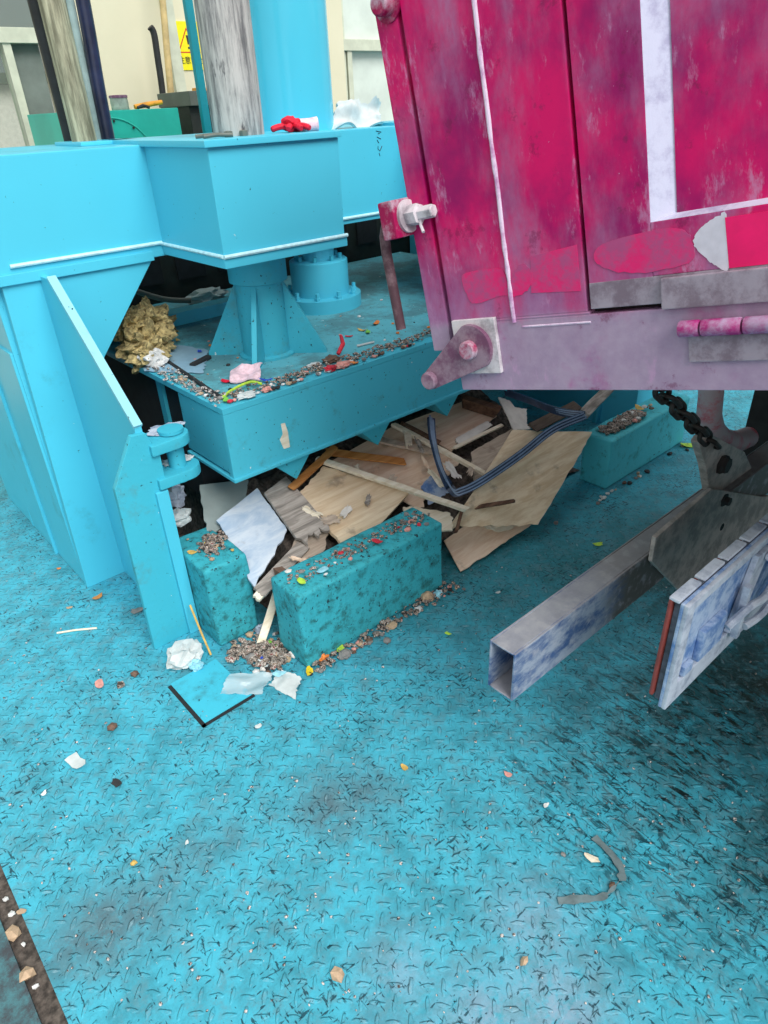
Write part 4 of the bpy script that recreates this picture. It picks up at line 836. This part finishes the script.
scrap('paper_scrap', 'orangep', DK(372, 369, DZ), .024, 'bright orange red scrap nearest the lever on the deck edge', 'scrap', None, 48)
scrap('leaf', 'orangep', DK(376, 324, DZ), .034, 'orange flat scrap in front of the hanging rod', 'scrap', None, 49, asp=.3, ang=.5)
scrap('leaf', 'green', DK(368, 333, DZ), .026, 'green leaf lying beside the orange scrap', 'leaf', None, 50, asp=.4)
scrap('leaf', 'straw', DK(362, 331, DZ), .02, 'straw coloured leaf beside the green leaf', 'leaf', None, 51, asp=.5)
tag(MB().ring_tube([Z(357, 346, DZ+.005), Z(374, 342, DZ+.005)], .004, 8).build('lolly_stick', 'paper'), 'white thin stick with a dark end on the deck', 'stick')
tag(MB().ring_tube([Z(338, 354, DZ+.02), Z(343, 344, DZ+.045), Z(341, 336, DZ+.05)], [.007, .008, .006], 8).build('chilli', 'red'), 'red chilli standing up out of the deck litter', 'vegetable')
scrap('wrapper', 'red', DK(349, 337, DZ), .02, 'dark red wrapper scrap left of the green leaf', 'wrapper', None, 52, asp=.4)
scrap('leaf', 'straw', DK(178, 341, DZ+.006), .02, 'small yellow leaf at the back of the deck behind the pale sheet', 'leaf', None, 53, asp=.4)
crumple('cloth_bundle', 'hose_pale', (1.52, 2.98, DZ), (.10, .05, .03), 'grey cloth bundle lying at the back of the deck', 'cloth', 68)
GR = 'small crumbs along the front edge of the deck'
for i in range(60):
    t = rnd(0, 1); px = 222+(430-222)*t+rnd(-5, 5); py = 409-(409-352)*t-abs(random.gauss(0, 6))-3
    p = Z(px, py, DZ)
    if p.y < 1.765: p.y = 1.765+rnd(0, .01)
    pebble('crumb', random.choice(['stone', 'pale', 'stone', 'pale', 'salmon', 'brown', 'red', 'tan', 'dark']), p, rnd(.005, .011), 'small crumb of litter along the front edge of the raised deck', 'crumb', GR, 100+i)
for i in range(34):
    t = rnd(0, 1); p = V((XL+.015+rnd(0, .035)+.0*t, 1.80+.62*t, DZ))
    pebble('crumb', random.choice(['stone', 'pale', 'stone', 'tan', 'dark']), p, rnd(.005, .011), 'small grey crumb along the left edge of the raised deck', 'crumb', 'small crumbs along the left edge of the deck', 200+i)
for i in range(35):
    p = V((rnd(1.45, 2.1), rnd(1.80, 2.45), DZ)) if i < 24 else V((rnd(.95, 1.2), rnd(1.85, 2.5), DZ))
    pebble('crumb', random.choice(['stone', 'pale', 'pale', 'tan', 'salmon', 'orangep', 'dark']), p, rnd(.003, .008), 'tiny crumb scattered loosely over the middle of the raised deck', 'crumb', 'tiny crumbs over the deck', 300+i)
fl_ = ay(284, 436, 1.7515)
b = MB(); b.prism([ay(x, y, 1.7505) for x, y in ((281, 424), (285, 423), (288, 432), (290, 447), (284, 449), (280, 440), (283, 434))], (0, .0015, 0)); lbl(b.build('scar', 'cream_wood', plat), 'yellowish scar in the paint')
# hinge-top rubbish and kerb-top piles
for i, (px, py, z, r, mt) in enumerate(((166, 430, .69, (.05, .034, .005), 'lampframe'), (178, 461, .579, (.045, .026, .005), 'pale'), (166, 487, .45, (.03, .04, .05), 'stone'), (176, 503, .36, (.04, .03, .04), 'lampframe'), (180, 522, .32, (.04, .03, .025), 'paper'))):
    lab = ('pale flaked dirt on the upper hinge lug', 'brownish dirt on the lower hinge lug', 'grey paper wad stuck under the hinge lug', 'bluish white plastic wad behind the hinge plate', 'white plastic wad on top of the short upright block')[i]
    crumple('litter_wad', mt, (lambda p: V((p.x, p.y, z)))(az(px, py, z)), r, lab, 'litter', 80+i)
def mulch(label, pts, n, z, smin, smax, seed, mat='mulch'):
    random.seed(seed); b = MB()
    for i in range(n):
        a, c_ = random.choice(list(zip(pts, pts[1:]))); t = rnd(0, 1); p = V((*a, 0)).lerp(V((*c_, 0)), t)+V((rnd(-.035, .035), rnd(-.03, .03), 0)); r = rnd(smin, smax)
        b.lump((p.x, p.y, z+r*.4+rnd(0, .012)), (r*rnd(.6, 1.6), r*rnd(.6, 1.6), r*.6), i, .5, 2, 1)
    return tag(b.build('mulch', mat, smooth=15), label, 'mulch', kind='stuff')
mulch('dark mulch of rotten scraps on top of the short upright block', [(.745, 1.72), (.80, 1.80), (.77, 1.78)], 110, .303, .004, .009, 11)
mulch('dark mulch heap on top of the far block', [(2.50, 1.43), (2.76, 1.43)], 150, .233, .007, .018, 12)
mulch('dark crumbly mulch along the top of the long nearest block', [(.86, 1.46), (1.40, 1.46)], 260, .272, .002, .006, 13)
random.seed(21)
for i in range(26):
    pebble('crumb', random.choice(['pale', 'stone', 'tan', 'red', 'salmon', 'foam', 'stone']), V((rnd(.86, 1.40), rnd(1.40, 1.51), .272)), rnd(.005, .012), 'small crumb among the mulch on top of the long nearest block', 'crumb', 'crumbs on the long nearest block', 400+i)
for i in range(18):
    pebble('crumb', random.choice(['pale', 'stone', 'tan', 'salmon', 'foam', 'brown']), V((rnd(2.48, 2.88), rnd(1.39, 1.46), .243)), rnd(.008, .016), 'pale crumb in the dark mulch on top of the far block', 'crumb', 'crumbs on the far block', 430+i)
for i in range(12):
    pebble('crumb', random.choice(['pale', 'stone', 'tan', 'straw']), V((rnd(.72, .81), rnd(1.69, 1.86), .306)), rnd(.004, .010), 'pale crumb on top of the short upright block', 'crumb', 'crumbs on the short upright block', 450+i)
scrap('leaf', 'lime', V((.875, 1.425, .285)), .02, 'lime green scrap on the left end of the long nearest block', 'leaf', None, 55)
scrap('wrapper', 'cyanp', V((.955, 1.43, .283)), .022, 'pale blue scrap on top of the long nearest block', 'scrap', None, 56)
scrap('wrapper', 'red', V((1.18, 1.43, .283)), .018, 'red scrap on top of the long nearest block', 'scrap', None, 57)
scrap('leaf', 'straw', Z(640, 409, .24), .03, 'straw coloured leaf on the far block beside the chain', 'leaf', None, 58)
scrap('leaf', 'lime', Z(690, 446, 0), .05, 'bright lime leaf on the floor just past the far block', 'leaf', None, 59)
scrap('leaf', 'straw', Z(192, 553, .306), .018, 'yellow curled leaf on the left edge of the short upright block', 'leaf', None, 60)
# ================================================================== LITTER ON THE FLOOR
tag(MB().ring_tube([Z(190, 605, .13), Z(201, 632, .06), Z(211, 655, .004)], .0035, 8).build('straw', 'straw'), 'thin yellow straw leaning against the short upright block', 'straw')
crumple('tissue', 'paper', Z(186, 661, 0), (.056, .050, .034), 'large crumpled white tissue in front of the short upright block', 'tissue', 90, amp=.5)
crumple('tissue', 'cyanp', Z(197, 668, 0), (.022, .022, .018), 'small pale blue tissue against the large white tissue', 'tissue', 91, amp=.5)
tag(patch('plastic_film', 'clear', [Z(217, 694, .006), Z(264, 696, .004), Z(276, 672, .012), Z(228, 673, .02)], .002, .012, (.08, .1, .1, .1), seed=70), 'clear plastic film lying over the edge of the hatch cover', 'film')
tag(patch('paper_scrap', 'paper', [Z(266, 684, .004), Z(297, 702, .003), Z(303, 676, .016), Z(281, 668, .028)], .003, .012, (.1, .2, .1, .1), seed=71), 'white torn paper cup piece at the left foot of the long nearest block', 'paper')
scrap('paper_scrap', 'cyanp', Z(279, 674, .03), .022, 'pale cyan patch of paper on the white torn cup piece', 'paper', None, 72)
scrap('leaf', 'leaf_yellow', Z(309, 672, .004), .026, 'bright yellow leaf at the foot of the long nearest block', 'leaf', None, 73, asp=.5, ang=.9)
scrap('leaf', 'lime', Z(341, 650, .01), .024, 'yellow green leaf in the litter at the foot of the long block', 'leaf', None, 74)
crumple('peel', 'orangep', Z(323, 660, 0), (.022, .016, .012), 'orange peel next to the bright yellow leaf', 'peel', 92)
crumple('stone', 'stone', Z(345, 657, 0), (.022, .018, .014), 'grey stone next to the yellow green leaf', 'stone', 93, amp=.3)
crumple('stone', 'tan', Z(392, 627, 0), (.020, .016, .010), 'tan stone in front of the middle of the long nearest block', 'stone', 94, amp=.3)
crumple('stone', 'stone', Z(387, 642, 0), (.012, .012, .008), 'small grey stone just in front of the tan stone', 'stone', 95, amp=.3)
crumple('stone', 'tan', Z(427, 600, 0), (.022, .02, .018), 'tan stone at the right end of the long nearest block', 'stone', 96, amp=.3)
crumple('stone', 'pale', Z(418, 611, 0), (.016, .012, .008), 'white stone near the right end of the long nearest block', 'stone', 97, amp=.3)
crumple('stone', 'cyanp', Z(438, 596, 0), (.016, .014, .012), 'pale blue plastic wad at the right corner of the long nearest block', 'litter', 98)
crumple('tissue', 'lampframe', Z(262, 632, 0), (.022, .02, .016), 'bluish grey wad between the two near blocks', 'litter', 99)
crumple('tissue', 'foam', Z(236, 634, 0), (.026, .02, .016), 'white grey wad at the right foot of the short upright block', 'litter', 101)
scrap('paper_scrap', 'blue', Z(262, 657, .012), .016, 'blue and white scrap in front of the gap between the near blocks', 'scrap', None, 75)
scrap('paper_scrap', 'paper', Z(265, 664, .012), .024, 'white folded scrap in front of the gap between the near blocks', 'scrap', None, 76)
scrap('leaf', 'green', Z(272, 645, .012), .024, 'dark green leaf at the left end of the long nearest block', 'leaf', None, 77)
rib = smooth_path([Z(558, 901, .003), Z(580, 899, .006), Z(602, 897, .004), Z(617, 884, .008), Z(622, 872, .005), Z(612, 855, .006), Z(594, 837, .003)], 6)
b = MB(); Q = []
for i, p in enumerate(rib):
    t = (rib[min(i+1, len(rib)-1)]-rib[max(i-1, 0)]).normalized(); sd2 = t.cross(V((0, 0, 1))).normalized(); w2 = .008+.006*mnoise.noise(V((i*.35, 2, 7)))-(.006 if 13 < i < 21 else 0)
    Q.append([b.bm.verts.new(p+sd2*a_*w2+V((0, 0, b_))) for a_, b_ in ((-1, 0), (1, 0), (1, .0012), (-1, .0012))])
for A_, B_ in zip(Q, Q[1:]):
    for k in range(4): b.bm.faces.new((A_[k], A_[(k+1) % 4], B_[(k+1) % 4], B_[k]))
tag(b.build('ribbon', 'ribbon'), 'bent grey plastic ribbon lying on the floor, lower right', 'ribbon')
scrap('leaf', 'cream_wood', Z(591, 859, .003), .022, 'pale yellow dry leaf beside the bent grey ribbon', 'leaf', None, 81, asp=.4, ang=1.9)
FL = [  # px, py, radius, material, shape, label
 (76, 763, .034, 'paper', 's', 'white torn paper on the open floor at the left'), (99, 685, .026, 'salmon', 's', 'pale pink scrap on the floor left of the hatch cover'),
 (121, 686, .019, 'mulch', 's', 'patterned tan scrap right beside the pale pink scrap'), (135, 675, .016, 'brown', 'p', 'dark brown stone near the tan scrap left of the hatch'),
 (117, 784, .018, 'dark', 's', 'black leaf scrap right of the white torn paper'), (113, 728, .013, 'brown', 'p', 'brown crumb on the floor below the pink scrap'),
 (44, 794, .009, 'pale', 's', 'small whitish chip below the white torn paper'), (187, 843, .007, 'paper', 's', 'tiny white square chip on the grey arc stain'),
 (134, 864, .009, 'straw', 'p', 'small yellow crumb on the grey arc stain'), (98, 598, .022, 'orange_wood', 's', 'brown dry leaf on the floor in front of the left leg'),
 (59, 569, .010, 'orangep', 's', 'orange scrap on the floor beside the left leg casing'), (70, 608, .013, 'tan', 's', 'tan chip on the floor left of the leg foot'),
 (138, 611, .028, 'stone', 's', 'grey torn cardboard at the foot of the hinge plate'), (258, 727, .013, 'paper', 's', 'white chip on the floor right of the hatch corner'),
 (404, 768, .014, 'straw', 's', 'olive yellow leaf on the open floor in the middle'), (508, 775, .012, 'salmon', 's', 'pinkish chip on the open floor below the tube end'),
 (448, 634, .012, 'lime', 's', 'small olive leaf on the floor right of the long nearest block'), (598, 545, .022, 'lime', 's', 'pale green leaf on the dark floor beyond the steel tube'),
 (556, 524, .012, 'stone', 'p', 'grey crumb on the dark floor between tan sheet and tube'), (498, 593, .010, 'paper', 's', 'white chip on the floor left of the steel tube'),
 (338, 975, .014, 'tan', 'p', 'tan crumb in a dark spot near the bottom of the floor'), (22, 912, .011, 'tan', 's', 'tan chip beside the black floor seam, topmost'),
 (563, 855, .007, 'stone', 'p', 'grey pebble left of the bent grey ribbon'), (546, 806, .010, 'pale', 's', 'white chip above the bent grey ribbon'),
 (524, 962, .010, 'tan', 'p', 'tan pebble at the pale patch near the bottom edge'), (612, 886, .008, 'brown', 'p', 'brown pebble inside the bend of the grey ribbon'),
]
for i, (px, py, r, mt, k, lab) in enumerate(FL):
    (scrap if k == 's' else pebble)('scrap' if k == 's' else 'pebble', mt, Z(px, py, .001), r, lab, 'scrap' if k == 's' else 'pebble', None, 500+i)
tag(MB().ring_tube([Z(57, 633, .004), Z(76, 630, .005), Z(97, 628, .004)], .0035, 8).build('stick', 'cream_wood'), 'thin pale stick on the floor left of the hinge plate', 'stick')
for i, (px, py, r) in enumerate(((14, 935, .017), (28, 976, .019), (12, 915, .008), (6, 900, .007), (36, 987, .008), (24, 945, .006))):
    p = Z(px, py, -.02); pebble('stone', 'tan' if i < 2 else 'pale', p, r, ('tan stone in the black floor seam, upper of the two large ones', 'tan stone in the black floor seam, lower of the two large ones')[i] if i < 2 else 'small pale pebble lying in the black floor seam', 'stone', None if i < 2 else 'pebbles in the floor seam', 540+i)
random.seed(33)
for i in range(50):
    t = rnd(0, 1); p = V((.80+.68*t, 1.365-abs(random.gauss(0, .018)), 0))
    pebble('crumb', random.choice(['stone', 'pale', 'tan', 'brown', 'salmon', 'dark', 'stone', 'brown']), p, rnd(.005, .012), 'small crumb in the litter strip along the foot of the long nearest block', 'crumb', 'crumbs along the foot of the long nearest block', 600+i)
for i in range(40):
    p = V((rnd(.70, .85), rnd(1.44, 1.66), 0))
    pebble('crumb', random.choice(['stone', 'pale', 'tan', 'brown', 'brown', 'dark', 'stone', 'foam']), p, rnd(.008, .019), 'small crumb in the litter heap between the two near blocks', 'crumb', 'crumbs between the two near blocks', 700+i)
for i in range(20):
    t = rnd(0, 1); p = V((2.30+.85*t, 1.345-abs(random.gauss(0, .03)), 0))
    pebble('crumb', random.choice(['stone', 'pale', 'tan', 'brown', 'salmon', 'dark', 'pale']), p, rnd(.006, .016), 'crumb on the floor along the foot of the far block', 'crumb', 'crumbs along the foot of the far block', 800+i)
b = MB()
for i in range(420):
    px, py = rnd(0, 760), rnd(560, 1015); p = Z(px, py, 0)
    if p.x < -.07 or (.5 < p.x < 1.45 and p.y > 1.33): continue
    r = rnd(.0014, .0038); b.lump((p.x, p.y, r*.5), (r*rnd(.7, 1.5), r*rnd(.7, 1.5), r*.6), i, .4, 2, 1)
tag(b.build('grit', 'grit', smooth=20), 'fine pale and dark grit strewn over the open tread plate floor', 'grit', kind='stuff')
mulch('rotten litter filling the gap between the two near blocks at floor level', [(.72, 1.62), (.80, 1.52), (.76, 1.46), (.70, 1.60)], 160, .002, .006, .014, 14)
mulch('strip of rotten litter along the foot of the long nearest block', [(.84, 1.362), (1.12, 1.358), (1.44, 1.352)], 200, .001, .003, .008, 15)
mulch('pale dirty crumbs caked along the left edge of the raised deck', [(.905, 1.80), (.915, 2.45)], 170, .747, .003, .007, 16, 'grit')
mulch('pale dirty crumbs caked along the front edge of the raised deck', [(.93, 1.812), (2.2, 1.812)], 420, .747, .003, .007, 17, 'mulch')
crumple('plastic_bag', 'paper', (4.6, 1.9, 0), (.25, .18, .14), 'white bag on the floor far beyond the chain and hook', 'bag', 110)
# repeats of one kind share a group
plural = {'kerb block': 'painted concrete blocks around the pit', 'batten': 'loose battens in the debris pile', 'board': 'broken boards in the debris pile', 'plywood': 'plywood sheets in the debris pile',
          'stone': 'stones on the floor', 'leaf': 'leaves in the litter', 'scrap': 'scraps of litter', 'wrapper': 'wrapper scraps on the deck', 'tissue': 'crumpled tissues', 'hose': 'hoses by the press',
          'foam': 'white foam pieces in the debris pile', 'pebble': 'pebbles on the floor', 'tree': 'trees outside the window', 'food waste': 'food waste on the deck edge', 'rubber strip': 'ribbed rubber strips', 'nut': 'nuts on the crosshead'}
for o in bpy.data.objects:
    if o.parent is None and o.get('category') in plural and not o.get('group') and not o.get('kind'): o['group'] = plural[o['category']]
